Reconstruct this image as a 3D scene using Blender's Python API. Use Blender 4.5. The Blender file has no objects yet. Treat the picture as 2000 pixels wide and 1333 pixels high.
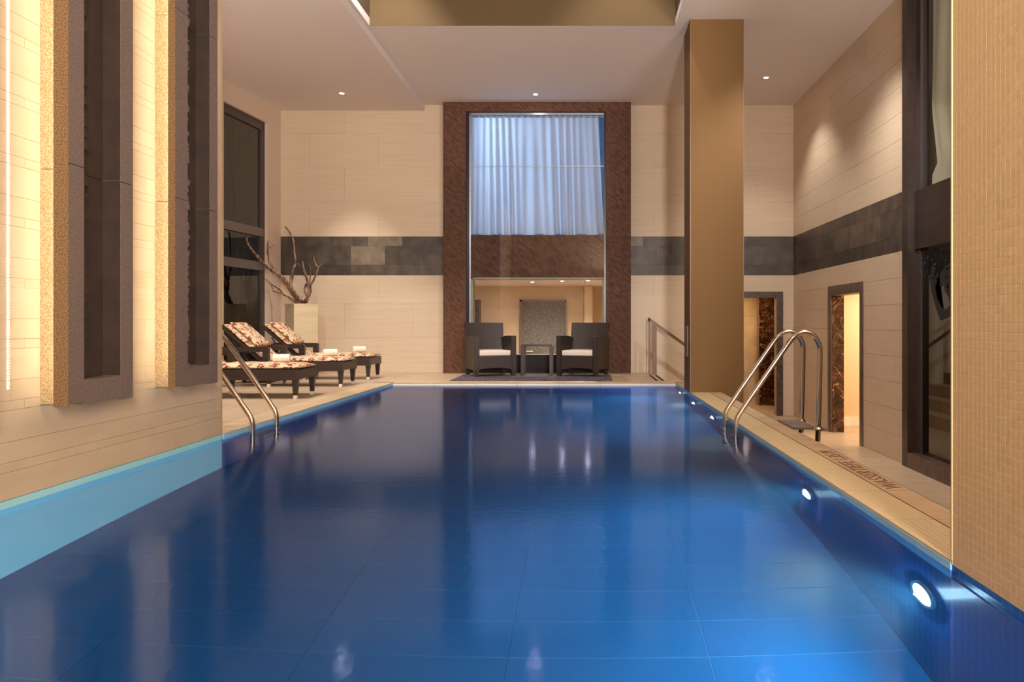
import bpy, bmesh, math, random
from mathutils import Vector, Matrix
random.seed(7)
PI = math.pi
scn = bpy.context.scene
COL = scn.collection

# ---------------------------------------------------------------- camera
F = 1540.0                      # focal length in pixels of the 2000x1333 frame
CX, CY, CH = 1143.0, 630.0, 0.875
cam_d = bpy.data.cameras.new('camera')
cam_d.sensor_width = 36.0
cam_d.lens = F / 2000 * 36.0
cam_d.shift_x = -(CX - 1000) / 2000
cam_d.shift_y = (CY - 666.5) / 2000
cam_d.clip_start = 0.05
cam_d.clip_end = 100
cam = bpy.data.objects.new('camera', cam_d)
COL.objects.link(cam)
cam.location = (0, 0, CH)
cam.rotation_euler = (PI / 2, 0, 0)
scn.camera = cam

# ---------------------------------------------------------------- view / world / lights
scn.view_settings.view_transform = 'Standard'
scn.view_settings.look = 'None'
scn.view_settings.gamma = 1
scn.view_settings.use_curve_mapping = False
scn.view_settings.exposure = 0.0
scn.cycles.caustics_refractive = False
scn.cycles.caustics_reflective = False
scn.cycles.max_bounces = 9
scn.cycles.diffuse_bounces = 5
scn.cycles.glossy_bounces = 4
scn.cycles.transmission_bounces = 6
scn.cycles.transparent_max_bounces = 10
scn.cycles.sample_clamp_indirect = 6.0
w = bpy.data.worlds.new('world')
scn.world = w
w.use_nodes = True
w.node_tree.nodes['Background'].inputs[0].default_value = (0.10, 0.16, 0.30, 1)
w.node_tree.nodes['Background'].inputs[1].default_value = 0.05

WARM = (1.0, 0.73, 0.47)
WARM2 = (1.0, 0.94, 0.89)


def light(name, kind, loc, power, color, rot=(0, 0, 0), **k):
    d = bpy.data.lights.new(name, kind)
    d.energy = power
    d.color = color
    for a, b in k.items():
        setattr(d, a, b)
    o = bpy.data.objects.new(name, d)
    COL.objects.link(o)
    o.location = loc
    o.rotation_euler = rot
    return o


def aim(o, target):
    o.rotation_euler = (Vector(target) - Vector(o.location)).to_track_quat('-Z', 'Y').to_euler()


# unseen fill lights added to brighten the hall, above the pool and behind the camera
light('recess_fill', 'AREA', (-0.8, 7.3, 5.9), 22, WARM2, shape='RECTANGLE', size=3.0, size_y=4.2)  # soft fill added up in the recess, out of view
for k, (x, y, z, e, t) in enumerate(((-2.3, 8.6, 5.95, 420, (-3.2, 13.0, 0.2)), (0.6, 8.6, 5.95, 230, (0.2, 13.0, 0.6)), (-4.4, 8.5, 4.5, 600, (-4.4, 9.6, 0)), (-4.4, 7.0, 4.5, 300, (-4.4, 7.2, 0)), (2.7, 8.6, 4.6, 380, (2.5, 10.4, -0.7)), (2.4, 5.2, 4.6, 230, (2.2, 5.6, -0.5)), (-1.6, 1.2, 5.9, 260, (1.4, 2.7, 0.9)))):
    sl = light('unseen_spot', 'SPOT', (x, y, z), e, WARM2, spot_size=math.radians(62 if k < 2 else 100), spot_blend=0.8, shadow_soft_size=0.06)  # spots out of view, added to brighten far end, deck, gallery and pier
    sl.rotation_euler = (Vector(t) - Vector((x, y, z))).to_track_quat('-Z', 'Y').to_euler()

hl = light('hall_fill', 'AREA', (1.03, -2.3, 2.0), 1050, WARM2, shape='RECTANGLE', size=0.5, size_y=2.6)  # added strip fill behind the camera, lifts ceiling and far walls
hl.rotation_euler = (math.radians(135), 0, 0)
ul = light('deck_fill', 'AREA', (-3.9, 5.6, 3.3), 55, WARM2, shape='RECTANGLE', size=1.2, size_y=0.2)  # added fill hidden behind the stone wall, brightens the low ceiling
ul.rotation_euler = (math.radians(140), 0, 0)
ul = light('gallery_fill', 'AREA', (2.7, 2.6, 3.0), 430, WARM2, shape='RECTANGLE', size=1.2, size_y=0.2)  # added fill hidden behind the pier, brightens the right ceiling
ul.rotation_euler = (math.radians(140), 0, 0)
# dusk light outside the curtained windows
dl = light('dusk_light', 'AREA', (-2.9, 14.7, 4.5), 68, (0.46, 0.72, 1.0), shape='RECTANGLE', size=1.0, size_y=0.9)
dl.rotation_euler = (Vector((-0.5, 13.7, 3.2)) - Vector((-2.9, 14.7, 4.5))).to_track_quat('-Z', 'Y').to_euler()
dl = light('dusk_fill', 'AREA', (-0.83, 15.3, 3.4), 10, (0.48, 0.70, 1.0), shape='RECTANGLE', size=2.4, size_y=2.2)
dl.rotation_euler = (-PI / 2, 0, 0)
# side rooms
light('changing_room_light', 'AREA', (5.0, 11.3, 1.5), 75, (1.0, 0.80, 0.58), shape='RECTANGLE', size=1.6, size_y=1.6)
light('curtain_fill', 'AREA', (4.15, 7.8, 3.4), 4, WARM2, rot=(0, PI / 2, 0), shape='RECTANGLE', size=1.5, size_y=1.8)  # not a room lamp: fill added behind the olive curtain to brighten it
light('corridor_light', 'AREA', (2.9, 14.9, 1.5), 22, (1.0, 0.70, 0.40), shape='RECTANGLE', size=0.5, size_y=1.0)

# ---------------------------------------------------------------- helpers
def P(px, py, D):
    return Vector(((px - CX) / F * D, D, CH + (CY - py) / F * D))


def finish(name, bm, m, parent=None, smooth=False, kind=None):
    me = bpy.data.meshes.new(name)
    bmesh.ops.recalc_face_normals(bm, faces=bm.faces)
    bm.to_mesh(me)
    bm.free()
    if smooth:
        for p in me.polygons:
            p.use_smooth = True
    if m is not None:
        me.materials.append(m)
    o = bpy.data.objects.new(name, me)
    COL.objects.link(o)
    if parent is not None:
        o.parent = parent
    if kind:
        o['kind'] = kind
    return o


def BM():
    return bmesh.new()


def box(bm, x0, x1, y0, y1, z0, z1, bev=0.0):
    vs = [bm.verts.new(c) for c in ((x0, y0, z0), (x1, y0, z0), (x1, y1, z0), (x0, y1, z0),
                                    (x0, y0, z1), (x1, y0, z1), (x1, y1, z1), (x0, y1, z1))]
    fs = [bm.faces.new([vs[i] for i in f]) for f in
          ((3, 2, 1, 0), (4, 5, 6, 7), (0, 1, 5, 4), (1, 2, 6, 5), (2, 3, 7, 6), (3, 0, 4, 7))]
    if bev > 0:
        es = list({e for f in fs for e in f.edges})
        bmesh.ops.bevel(bm, geom=es, offset=bev, segments=2, profile=0.7, affect='EDGES')
    return vs


def prism(bm, pts, z0, z1):
    """vertical prism over an xy polygon"""
    a = [bm.verts.new((x, y, z0)) for x, y in pts]
    b = [bm.verts.new((x, y, z1)) for x, y in pts]
    n = len(pts)
    bm.faces.new(a[::-1])
    bm.faces.new(b)
    for i in range(n):
        j = (i + 1) % n
        bm.faces.new((a[i], a[j], b[j], b[i]))


def extr(bm, pts, axis, t0, t1):
    """prism of a 2D profile along an axis: axis 'y' -> pts (x,z); axis 'x' -> pts (y,z)"""
    f = (lambda p, t: (p[0], t, p[1])) if axis == 'y' else (lambda p, t: (t, p[0], p[1]))
    a = [bm.verts.new(f(p, t0)) for p in pts]
    b = [bm.verts.new(f(p, t1)) for p in pts]
    n = len(pts)
    bm.faces.new(a[::-1])
    bm.faces.new(b)
    for i in range(n):
        j = (i + 1) % n
        bm.faces.new((a[i], a[j], b[j], b[i]))


def tube(bm, pts, rad, seg=10, cap=True):
    pts = [Vector(p) for p in pts]
    n = len(pts)
    rads = rad if isinstance(rad, (list, tuple)) else [rad] * n
    rings = []
    up = None
    for i in range(n):
        t = (pts[min(i + 1, n - 1)] - pts[max(i - 1, 0)]).normalized()
        if up is None:
            up = Vector((0, 0, 1)) if abs(t.z) < 0.9 else Vector((0, 1, 0))
        s = t.cross(up).normalized()
        up = s.cross(t).normalized()
        rings.append([bm.verts.new(pts[i] + (s * math.cos(2 * PI * k / seg) + up * math.sin(2 * PI * k / seg)) * rads[i])
                      for k in range(seg)])
    for i in range(n - 1):
        for k in range(seg):
            bm.faces.new((rings[i][k], rings[i][(k + 1) % seg], rings[i + 1][(k + 1) % seg], rings[i + 1][k]))
    if cap:
        bm.faces.new(rings[0][::-1])
        bm.faces.new(rings[-1])


def smooth_path(pts, sub=4, it=2):
    pts = [Vector(p) for p in pts]
    for _ in range(it):
        q = [pts[0]]
        for a, b in zip(pts, pts[1:]):
            q += [a.lerp(b, 0.25), a.lerp(b, 0.75)]
        q.append(pts[-1])
        pts = q
    return pts


def disc(bm, c, r, n=24, axis='z', t=0.0):
    vs = []
    for k in range(n):
        a, b = r * math.cos(2 * PI * k / n), r * math.sin(2 * PI * k / n)
        vs.append(bm.verts.new({'z': (c[0] + a, c[1] + b, c[2]), 'x': (c[0], c[1] + a, c[2] + b), 'y': (c[0] + a, c[1], c[2] + b)}[axis]))
    bm.faces.new(vs)


def lathe(bm, prof, c, axis='z', n=24):
    """prof: (r, h) pairs"""
    rings = []
    for r, h in prof:
        ring = []
        for k in range(n):
            a, b = r * math.cos(2 * PI * k / n), r * math.sin(2 * PI * k / n)
            ring.append(bm.verts.new({'z': (c[0] + a, c[1] + b, c[2] + h), 'x': (c[0] + h, c[1] + a, c[2] + b)}[axis]))
        rings.append(ring)
    for i in range(len(rings) - 1):
        for k in range(n):
            bm.faces.new((rings[i][k], rings[i][(k + 1) % n], rings[i + 1][(k + 1) % n], rings[i + 1][k]))
    return rings


def thing(name, label, cat, loc=(0, 0, 0), rotz=0, group=None):
    o = bpy.data.objects.new(name, None)
    COL.objects.link(o)
    o.location = loc
    o.rotation_euler = (0, 0, rotz)
    o.empty_display_size = 0.1
    return tag(o, label, cat, group)


def tag(o, label, cat=None, group=None):
    o['label'] = label
    if cat:
        o['category'] = cat
    if group:
        o['group'] = group
    return o


def struct(name, bm, m, label=None, parent=None):
    o = finish(name, bm, m, parent)
    if parent is None:
        o['kind'] = 'structure'
        if label:
            o['label'] = label
            o['category'] = name.split('_')[0]
    return o


def copy_tree(o, parent=None):
    c = o.copy()
    COL.objects.link(c)
    c.parent = parent
    for ch in list(o.children):
        copy_tree(ch, c)
    return c


# ---------------------------------------------------------------- materials
def rgb(r, g, b):
    f = lambda v: (v / 255 / 12.92) if v / 255 <= 0.04045 else ((v / 255 + 0.055) / 1.055) ** 2.4
    return (f(r), f(g), f(b), 1)


def pm(name, col, rough=0.5, metal=0.0, col2=None, scale=3.0, stretch=(1, 1, 1), detail=6, lo=0.35, hi=0.65,
       bump=0.0, bscale=60.0, bstretch=(1, 1, 1), bdist=0.01, rand=0.0, coat=0.0, spec=0.5, dist=0.0, rot=None, tr=0.0):
    m = bpy.data.materials.new(name)
    m.use_nodes = True
    nt = m.node_tree
    N, L = nt.nodes, nt.links
    b = N['Principled BSDF']
    b.inputs['Roughness'].default_value = rough
    b.inputs['Metallic'].default_value = metal
    b.inputs['Specular IOR Level'].default_value = spec
    if coat:
        b.inputs['Coat Weight'].default_value = coat
        b.inputs['Coat Roughness'].default_value = 0.08
    tc = N.new('ShaderNodeTexCoord')
    out = None
    if col2 is not None:
        mp = N.new('ShaderNodeMapping')
        mp.inputs['Scale'].default_value = stretch
        if rot:
            mp.vector_type = 'TEXTURE'
            mp.inputs['Rotation'].default_value = rot
        L.new(tc.outputs['Object'], mp.inputs['Vector'])
        nz = N.new('ShaderNodeTexNoise')
        nz.inputs['Scale'].default_value = scale
        nz.inputs['Detail'].default_value = detail
        nz.inputs['Distortion'].default_value = dist
        L.new(mp.outputs[0], nz.inputs['Vector'])
        r = N.new('ShaderNodeMapRange')
        r.inputs['From Min'].default_value = lo
        r.inputs['From Max'].default_value = hi
        L.new(nz.outputs['Fac'], r.inputs['Value'])
        mx = N.new('ShaderNodeMix')
        mx.data_type = 'RGBA'
        mx.inputs[6].default_value = col
        mx.inputs[7].default_value = col2
        L.new(r.outputs[0], mx.inputs[0])
        out = mx.outputs[2]
    if rand:
        oi = N.new('ShaderNodeObjectInfo')
        r2 = N.new('ShaderNodeMapRange')
        r2.inputs['To Min'].default_value = 1 - rand
        r2.inputs['To Max'].default_value = 1 + rand
        L.new(oi.outputs['Random'], r2.inputs['Value'])
        vm = N.new('ShaderNodeVectorMath')
        vm.operation = 'SCALE'
        if out is None:
            vm.inputs[0].default_value = col[:3]
        else:
            L.new(out, vm.inputs[0])
        L.new(r2.outputs[0], vm.inputs['Scale'])
        out = vm.outputs[0]
    if out is None:
        b.inputs['Base Color'].default_value = col
    else:
        L.new(out, b.inputs['Base Color'])
    if bump:
        mp2 = N.new('ShaderNodeMapping')
        mp2.inputs['Scale'].default_value = bstretch
        L.new(tc.outputs['Object'], mp2.inputs['Vector'])
        nb = N.new('ShaderNodeTexNoise')
        nb.inputs['Scale'].default_value = bscale
        nb.inputs['Detail'].default_value = 3
        L.new(mp2.outputs[0], nb.inputs['Vector'])
        bp = N.new('ShaderNodeBump')
        bp.inputs['Strength'].default_value = bump
        bp.inputs['Distance'].default_value = bdist
        L.new(nb.outputs['Fac'], bp.inputs['Height'])
        L.new(bp.outputs[0], b.inputs['Normal'])
    if tr:
        b.inputs['Transmission Weight'].default_value = tr
    return m


def emis(name, col, strength):
    m = bpy.data.materials.new(name)
    m.use_nodes = True
    N = m.node_tree.nodes
    N.remove(N['Principled BSDF'])
    e = N.new('ShaderNodeEmission')
    e.inputs[0].default_value = col
    e.inputs[1].default_value = strength
    m.node_tree.links.new(e.outputs[0], N['Material Output'].inputs[0])
    return m


def mosaic_mat(name, col, grout, pitch, rough=0.35, bump=0.5):
    """square mosaic too small to pick apart, on any axis-aligned face"""
    m = bpy.data.materials.new(name)
    m.use_nodes = True
    nt = m.node_tree
    N, L = nt.nodes, nt.links
    b = N['Principled BSDF']
    b.inputs['Roughness'].default_value = rough
    tc = N.new('ShaderNodeTexCoord')
    sp = N.new('ShaderNodeSeparateXYZ')
    L.new(tc.outputs['Object'], sp.inputs[0])
    facs = []
    geo = N.new('ShaderNodeNewGeometry')
    sn = N.new('ShaderNodeSeparateXYZ')
    L.new(geo.outputs['Normal'], sn.inputs[0])
    for i in range(3):
        d = N.new('ShaderNodeMath'); d.operation = 'DIVIDE'
        L.new(sp.outputs[i], d.inputs[0]); d.inputs[1].default_value = pitch
        fr = N.new('ShaderNodeMath'); fr.operation = 'FRACT'
        L.new(d.outputs[0], fr.inputs[0])
        g = N.new('ShaderNodeMath'); g.operation = 'LESS_THAN'
        L.new(fr.outputs[0], g.inputs[0]); g.inputs[1].default_value = 0.12
        ab = N.new('ShaderNodeMath'); ab.operation = 'ABSOLUTE'
        L.new(sn.outputs[i], ab.inputs[0])
        lt = N.new('ShaderNodeMath'); lt.operation = 'LESS_THAN'
        L.new(ab.outputs[0], lt.inputs[0]); lt.inputs[1].default_value = 0.6
        mu = N.new('ShaderNodeMath'); mu.operation = 'MULTIPLY'
        L.new(g.outputs[0], mu.inputs[0]); L.new(lt.outputs[0], mu.inputs[1])
        facs.append(mu.outputs[0])
    m1 = N.new('ShaderNodeMath'); m1.operation = 'MAXIMUM'
    L.new(facs[0], m1.inputs[0]); L.new(facs[1], m1.inputs[1])
    m2 = N.new('ShaderNodeMath'); m2.operation = 'MAXIMUM'
    L.new(m1.outputs[0], m2.inputs[0]); L.new(facs[2], m2.inputs[1])
    mx = N.new('ShaderNodeMix'); mx.data_type = 'RGBA'
    mx.inputs[6].default_value = col; mx.inputs[7].default_value = grout
    L.new(m2.outputs[0], mx.inputs[0])
    L.new(mx.outputs[2], b.inputs['Base Color'])
    iv = N.new('ShaderNodeMath'); iv.operation = 'SUBTRACT'
    iv.inputs[0].default_value = 1.0
    L.new(m2.outputs[0], iv.inputs[1])
    bp = N.new('ShaderNodeBump'); bp.inputs['Strength'].default_value = bump; bp.inputs['Distance'].default_value = 0.001
    L.new(iv.outputs[0], bp.inputs['Height'])
    L.new(bp.outputs[0], b.inputs['Normal'])
    return m


def glass_mat(name, tint=(1, 1, 1, 1), rough=0.0, boost=1.0):
    m = bpy.data.materials.new(name)
    m.use_nodes = True
    nt = m.node_tree
    N, L = nt.nodes, nt.links
    N.remove(N['Principled BSDF'])
    t = N.new('ShaderNodeBsdfTransparent'); t.inputs[0].default_value = tint
    g = N.new('ShaderNodeBsdfGlossy'); g.inputs['Roughness'].default_value = rough
    fr = N.new('ShaderNodeFresnel'); fr.inputs['IOR'].default_value = 1.5
    mu = N.new('ShaderNodeMath'); mu.operation = 'MULTIPLY'; mu.inputs[1].default_value = boost; mu.use_clamp = True
    L.new(fr.outputs[0], mu.inputs[0])
    # only the front face of the thin pane mirrors; the exit face just lets the light out
    ge = N.new('ShaderNodeNewGeometry')
    iv = N.new('ShaderNodeMath'); iv.operation = 'SUBTRACT'; iv.inputs[0].default_value = 1.0
    L.new(ge.outputs['Backfacing'], iv.inputs[1])
    m3 = N.new('ShaderNodeMath'); m3.operation = 'MULTIPLY'
    L.new(mu.outputs[0], m3.inputs[0]); L.new(iv.outputs[0], m3.inputs[1])
    mu = m3
    mx = N.new('ShaderNodeMixShader')
    L.new(mu.outputs[0], mx.inputs[0]); L.new(t.outputs[0], mx.inputs[1]); L.new(g.outputs[0], mx.inputs[2])
    L.new(mx.outputs[0], N['Material Output'].inputs[0])
    return m


STR_X = (0.5, 0.5, 40)      # fine horizontal striation
M = {}
M['cream'] = pm('cream_wall_tile', rgb(214, 194, 168), 0.42, col2=rgb(206, 185, 158), scale=3, stretch=(0.5, 0.5, 30), rand=0.02, spec=0.35)
M['cream_grout'] = pm('cream_grout', rgb(176, 154, 126), 0.8)
M['slate'] = pm('slate_band_tile', rgb(84, 74, 64), 0.45, col2=rgb(60, 50, 42), scale=5, rand=0.35, bump=0.15, bscale=30)
M['slate_light'] = pm('slate_light_tile', rgb(128, 114, 94), 0.45, col2=rgb(104, 92, 76), scale=6, rand=0.1)
M['slate_grout'] = pm('slate_grout', rgb(50, 42, 34), 0.8)
M['granite'] = pm('brown_granite', rgb(112, 76, 58), 0.65, col2=rgb(60, 42, 33), scale=26, stretch=(3.0, 1, 0.9), rot=(0, 0.7, 0), detail=12, dist=0.3, rand=0.10, lo=0.3, hi=0.74, spec=0.2)
M['ceil'] = pm('ceiling_paint', rgb(228, 217, 212), 0.9)
M['recess'] = pm('recess_shade', rgb(88, 68, 40), 0.9)  # unlit look of the recess put into a darker colour
M['stone'] = pm('grey_stone', rgb(118, 102, 95), 0.8, col2=rgb(98, 84, 78), scale=90, bump=0.2, bscale=160, detail=3, bdist=0.002)
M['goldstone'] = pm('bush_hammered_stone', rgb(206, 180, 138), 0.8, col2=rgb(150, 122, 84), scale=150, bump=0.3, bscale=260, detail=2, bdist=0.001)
M['goldedge'] = pm('shaded_hammered_stone', rgb(148, 116, 78), 0.85, col2=rgb(92, 66, 40), scale=150, bump=0.3, bscale=260, detail=2, bdist=0.001)  # same hammered stone, painted darker where less light reaches it
M['darkstone'] = pm('dark_stone', rgb(58, 43, 34), 0.6, col2=rgb(46, 34, 26), scale=8, bump=0.1, bscale=40)
M['deck'] = pm('deck_tile', rgb(204, 178, 148), 0.42, col2=rgb(184, 156, 126), scale=3, stretch=(0.5, 12, 1), rand=0.05)
M['deck_grout'] = pm('deck_grout', rgb(140, 116, 92), 0.8)
M['floor_low'] = pm('gallery_tile', rgb(196, 170, 140), 0.35, col2=rgb(176, 150, 122), scale=4, stretch=(1, 4, 1), rand=0.04)
M['coping'] = pm('ribbed_coping', rgb(190, 168, 128), 0.5, rand=0.02)
M['text_tile'] = pm('beige_coping', rgb(178, 150, 116), 0.5, col2=rgb(164, 136, 104), scale=6, rand=0.03)
M['ink'] = pm('brown_lettering', rgb(112, 72, 50), 0.6)
M['blue_tile'] = pm('blue_pool_tile', (0.008, 0.135, 0.37, 1), 0.3, col2=(0.007, 0.122, 0.34, 1), scale=1.5, rand=0.04)
M['blue_wall'] = mosaic_mat('blue_mosaic', (0.006, 0.05, 0.24, 1), (0.03, 0.12, 0.36, 1), 0.05)
M['cyan_tile'] = pm('cyan_pool_tile', (0.42, 0.84, 0.98, 1), 0.4, col2=(0.36, 0.80, 0.96, 1), scale=2)
M['strip'] = pm('light_blue_strip_tile', (0.34, 0.66, 0.95, 1), 0.35, rand=0.04)
M['grout_blue'] = pm('pale_blue_grout', (0.04, 0.24, 0.48, 1), 0.6)
M['mosaic'] = pm('gold_mosaic_tile', rgb(220, 190, 146), 0.5, rand=0.05, spec=0.3)
M['mosaic_grout'] = pm('gold_grout', rgb(236, 206, 160), 0.8)
M['column'] = mosaic_mat('column_mosaic', rgb(108, 76, 32), rgb(98, 68, 28), 0.0305, rough=0.75, bump=0.05)
M['bronze'] = pm('dark_bronze', rgb(62, 48, 42), 0.35, col2=rgb(50, 38, 32), scale=10, metal=0.3)
M['stonetrim'] = pm('dark_marble_trim', rgb(92, 72, 62), 0.3, col2=rgb(58, 44, 38), scale=14, detail=8)
M['steel'] = pm('polished_steel', rgb(205, 190, 170), 0.16, metal=1.0)
M['chrome'] = pm('brushed_aluminium', rgb(190, 190, 195), 0.3, metal=1.0)
M['frame_grey'] = pm('grey_window_frame', rgb(110, 98, 92), 0.4)
M['frame_dark'] = pm('dark_window_frame', rgb(66, 54, 52), 0.4)
M['plaster'] = pm('beige_plaster', rgb(206, 184, 164), 0.85)
M['curtain'] = None
M['black'] = pm('black_void', rgb(24, 20, 20), 0.7)
M['night'] = pm('night_facade', rgb(70, 58, 44), 0.9)
M['sage'] = pm('sage_facade_post', rgb(112, 108, 84), 0.9)
M['wood'] = pm('driftwood', rgb(158, 124, 98), 0.8, col2=rgb(84, 58, 44), scale=22, stretch=(1, 1, 0.25), bump=0.9, bscale=50, bstretch=(1, 1, 0.2), bdist=0.02, lo=0.4, hi=0.6)
M['planter'] = pm('cream_planter', rgb(228, 210, 172), 0.5, col2=rgb(218, 198, 158), scale=2, stretch=(1, 1, 6))
M['wicker'] = pm('dark_wicker', rgb(58, 41, 34), 0.36, bump=0.6, bscale=120, bstretch=(1, 1, 2), bdist=0.004, col2=rgb(34, 24, 21), scale=120)
M['cap'] = pm('white_foot_cap', rgb(220, 205, 190), 0.4)
M['cushion'] = pm('white_cushion', rgb(240, 228, 216), 0.8)
M['towel'] = pm('white_towel', rgb(244, 232, 212), 0.95, bump=0.5, bscale=200, bdist=0.003)
M['white'] = pm('white_skirting', rgb(244, 236, 222), 0.5)
M['doorgrey'] = pm('etched_panel', rgb(126, 116, 98), 0.5, col2=rgb(62, 56, 48), scale=60, detail=2, lo=0.42, hi=0.6)
M['glass'] = glass_mat('clear_glass', (0.97, 0.98, 1, 1), boost=1.2)
M['darkglass'] = glass_mat('tinted_glass', (0.55, 0.52, 0.46, 1), boost=1.6)
M['rugm'] = pm('speckled_rug', rgb(120, 106, 118), 0.95, col2=rgb(34, 28, 36), scale=40, detail=2, lo=0.42, hi=0.58, bump=0.6, bscale=200)
M['woodrail'] = pm('brown_handrail', rgb(116, 82, 60), 0.4)
M['antislip'] = pm('antislip_strip', rgb(44, 34, 30), 0.8)


def marble_mat():
    m = pm('dark_emperador_marble', rgb(88, 54, 36), 0.2, col2=rgb(40, 22, 16), scale=6, detail=10, dist=1.2)
    nt = m.node_tree; N, L = nt.nodes, nt.links
    b = N['Principled BSDF']
    src = b.inputs['Base Color'].links[0].from_socket
    tc = next(n for n in N if n.type == 'TEX_COORD')
    n1 = N.new('ShaderNodeTexNoise'); n1.inputs['Scale'].default_value = 4; n1.inputs['Detail'].default_value = 8; n1.inputs['Distortion'].default_value = 1.5
    L.new(tc.outputs['Object'], n1.inputs['Vector'])
    s = N.new('ShaderNodeMath'); s.operation = 'SUBTRACT'; s.inputs[1].default_value = 0.5
    L.new(n1.outputs['Fac'], s.inputs[0])
    a = N.new('ShaderNodeMath'); a.operation = 'ABSOLUTE'; L.new(s.outputs[0], a.inputs[0])
    r = N.new('ShaderNodeMapRange'); r.inputs['From Min'].default_value = 0.0; r.inputs['From Max'].default_value = 0.012
    r.inputs['To Min'].default_value = 0.75; r.inputs['To Max'].default_value = 0.0
    L.new(a.outputs[0], r.inputs['Value'])
    mx = N.new('ShaderNodeMix'); mx.data_type = 'RGBA'; mx.inputs[7].default_value = rgb(214, 170, 130)
    L.new(r.outputs[0], mx.inputs[0]); L.new(src, mx.inputs[6])
    L.new(mx.outputs[2], b.inputs['Base Color'])
    return m


def floral_mat():
    m = pm('floral_fabric', rgb(214, 182, 146), 0.85, col2=rgb(226, 196, 160), scale=6)
    nt = m.node_tree; N, L = nt.nodes, nt.links
    b = N['Principled BSDF']
    src = b.inputs['Base Color'].links[0].from_socket
    tc = next(n for n in N if n.type == 'TEX_COORD')
    nd = N.new('ShaderNodeTexNoise'); nd.inputs['Scale'].default_value = 16; nd.inputs['Detail'].default_value = 2
    L.new(tc.outputs['Object'], nd.inputs['Vector'])
    for sc, col, th in ((13, rgb(120, 52, 44), 0.36), (19, rgb(92, 70, 50), 0.30), (23, rgb(206, 120, 66), 0.28)):
        vo = N.new('ShaderNodeTexVoronoi'); vo.inputs['Scale'].default_value = sc
        ad = N.new('ShaderNodeVectorMath'); ad.operation = 'MULTIPLY_ADD'
        L.new(nd.outputs['Color'], ad.inputs[0]); ad.inputs[1].default_value = (0.09, 0.09, 0.09)
        L.new(tc.outputs['Object'], ad.inputs[2])
        L.new(ad.outputs[0], vo.inputs['Vector'])
        lt = N.new('ShaderNodeMath'); lt.operation = 'LESS_THAN'; lt.inputs[1].default_value = th
        L.new(vo.outputs['Distance'], lt.inputs[0])
        mx = N.new('ShaderNodeMix'); mx.data_type = 'RGBA'; mx.inputs[7].default_value = col
        L.new(lt.outputs[0], mx.inputs[0]); L.new(src, mx.inputs[6])
        src = mx.outputs[2]
    L.new(src, b.inputs['Base Color'])
    return m


def curtain_mat(name, col, trans):
    m = bpy.data.materials.new(name); m.use_nodes = True
    nt = m.node_tree; N, L = nt.nodes, nt.links
    N.remove(N['Principled BSDF'])
    d = N.new('ShaderNodeBsdfDiffuse'); d.inputs[0].default_value = col
    t = N.new('ShaderNodeBsdfTranslucent'); t.inputs[0].default_value = col
    tc = N.new('ShaderNodeTexCoord')
    nz = N.new('ShaderNodeTexNoise'); nz.inputs['Scale'].default_value = 300
    L.new(tc.outputs['Object'], nz.inputs['Vector'])
    bp = N.new('ShaderNodeBump'); bp.inputs['Strength'].default_value = 0.2; bp.inputs['Distance'].default_value = 0.002
    L.new(nz.outputs['Fac'], bp.inputs['Height']); L.new(bp.outputs[0], d.inputs['Normal'])
    mx = N.new('ShaderNodeMixShader'); mx.inputs[0].default_value = trans
    L.new(d.outputs[0], mx.inputs[1]); L.new(t.outputs[0], mx.inputs[2])
    L.new(mx.outputs[0], N['Material Output'].inputs[0])
    return m


def water_mat():
    m = bpy.data.materials.new('pool_water'); m.use_nodes = True
    nt = m.node_tree; N, L = nt.nodes, nt.links
    N.remove(N['Principled BSDF'])
    tc = N.new('ShaderNodeTexCoord')
    mp = N.new('ShaderNodeMapping'); mp.inputs['Scale'].default_value = (1.0, 0.55, 1)
    L.new(tc.outputs['Object'], mp.inputs['Vector'])
    n1 = N.new('ShaderNodeTexNoise'); n1.inputs['Scale'].default_value = 2.2; n1.inputs['Detail'].default_value = 3
    L.new(mp.outputs[0], n1.inputs['Vector'])
    n2 = N.new('ShaderNodeTexNoise'); n2.inputs['Scale'].default_value = 26; n2.inputs['Detail'].default_value = 2
    L.new(mp.outputs[0], n2.inputs['Vector'])
    b1 = N.new('ShaderNodeBump'); b1.inputs['Strength'].default_value = 1.0; b1.inputs['Distance'].default_value = 0.0008
    L.new(n1.outputs['Fac'], b1.inputs['Height'])
    b2 = N.new('ShaderNodeBump'); b2.inputs['Strength'].default_value = 1.0; b2.inputs['Distance'].default_value = 0.00045
    L.new(n2.outputs['Fac'], b2.inputs['Height']); L.new(b1.outputs[0], b2.inputs['Normal'])
    rf = N.new('ShaderNodeBsdfRefraction'); rf.inputs['Color'].default_value = (0.66, 0.90, 1.0, 1)
    rf.inputs['IOR'].default_value = 1.333; rf.inputs['Roughness'].default_value = 0.02
    g = N.new('ShaderNodeBsdfGlossy'); g.inputs['Roughness'].default_value = 0.10; g.inputs['Color'].default_value = (0.50, 0.60, 0.92, 1)
    L.new(b2.outputs[0], g.inputs['Normal'])
    fr = N.new('ShaderNodeFresnel'); fr.inputs['IOR'].default_value = 1.333
    mx = N.new('ShaderNodeMixShader')
    L.new(fr.outputs[0], mx.inputs[0]); L.new(rf.outputs[0], mx.inputs[1]); L.new(g.outputs[0], mx.inputs[2])
    L.new(mx.outputs[0], N['Material Output'].inputs[0])
    return m


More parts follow.
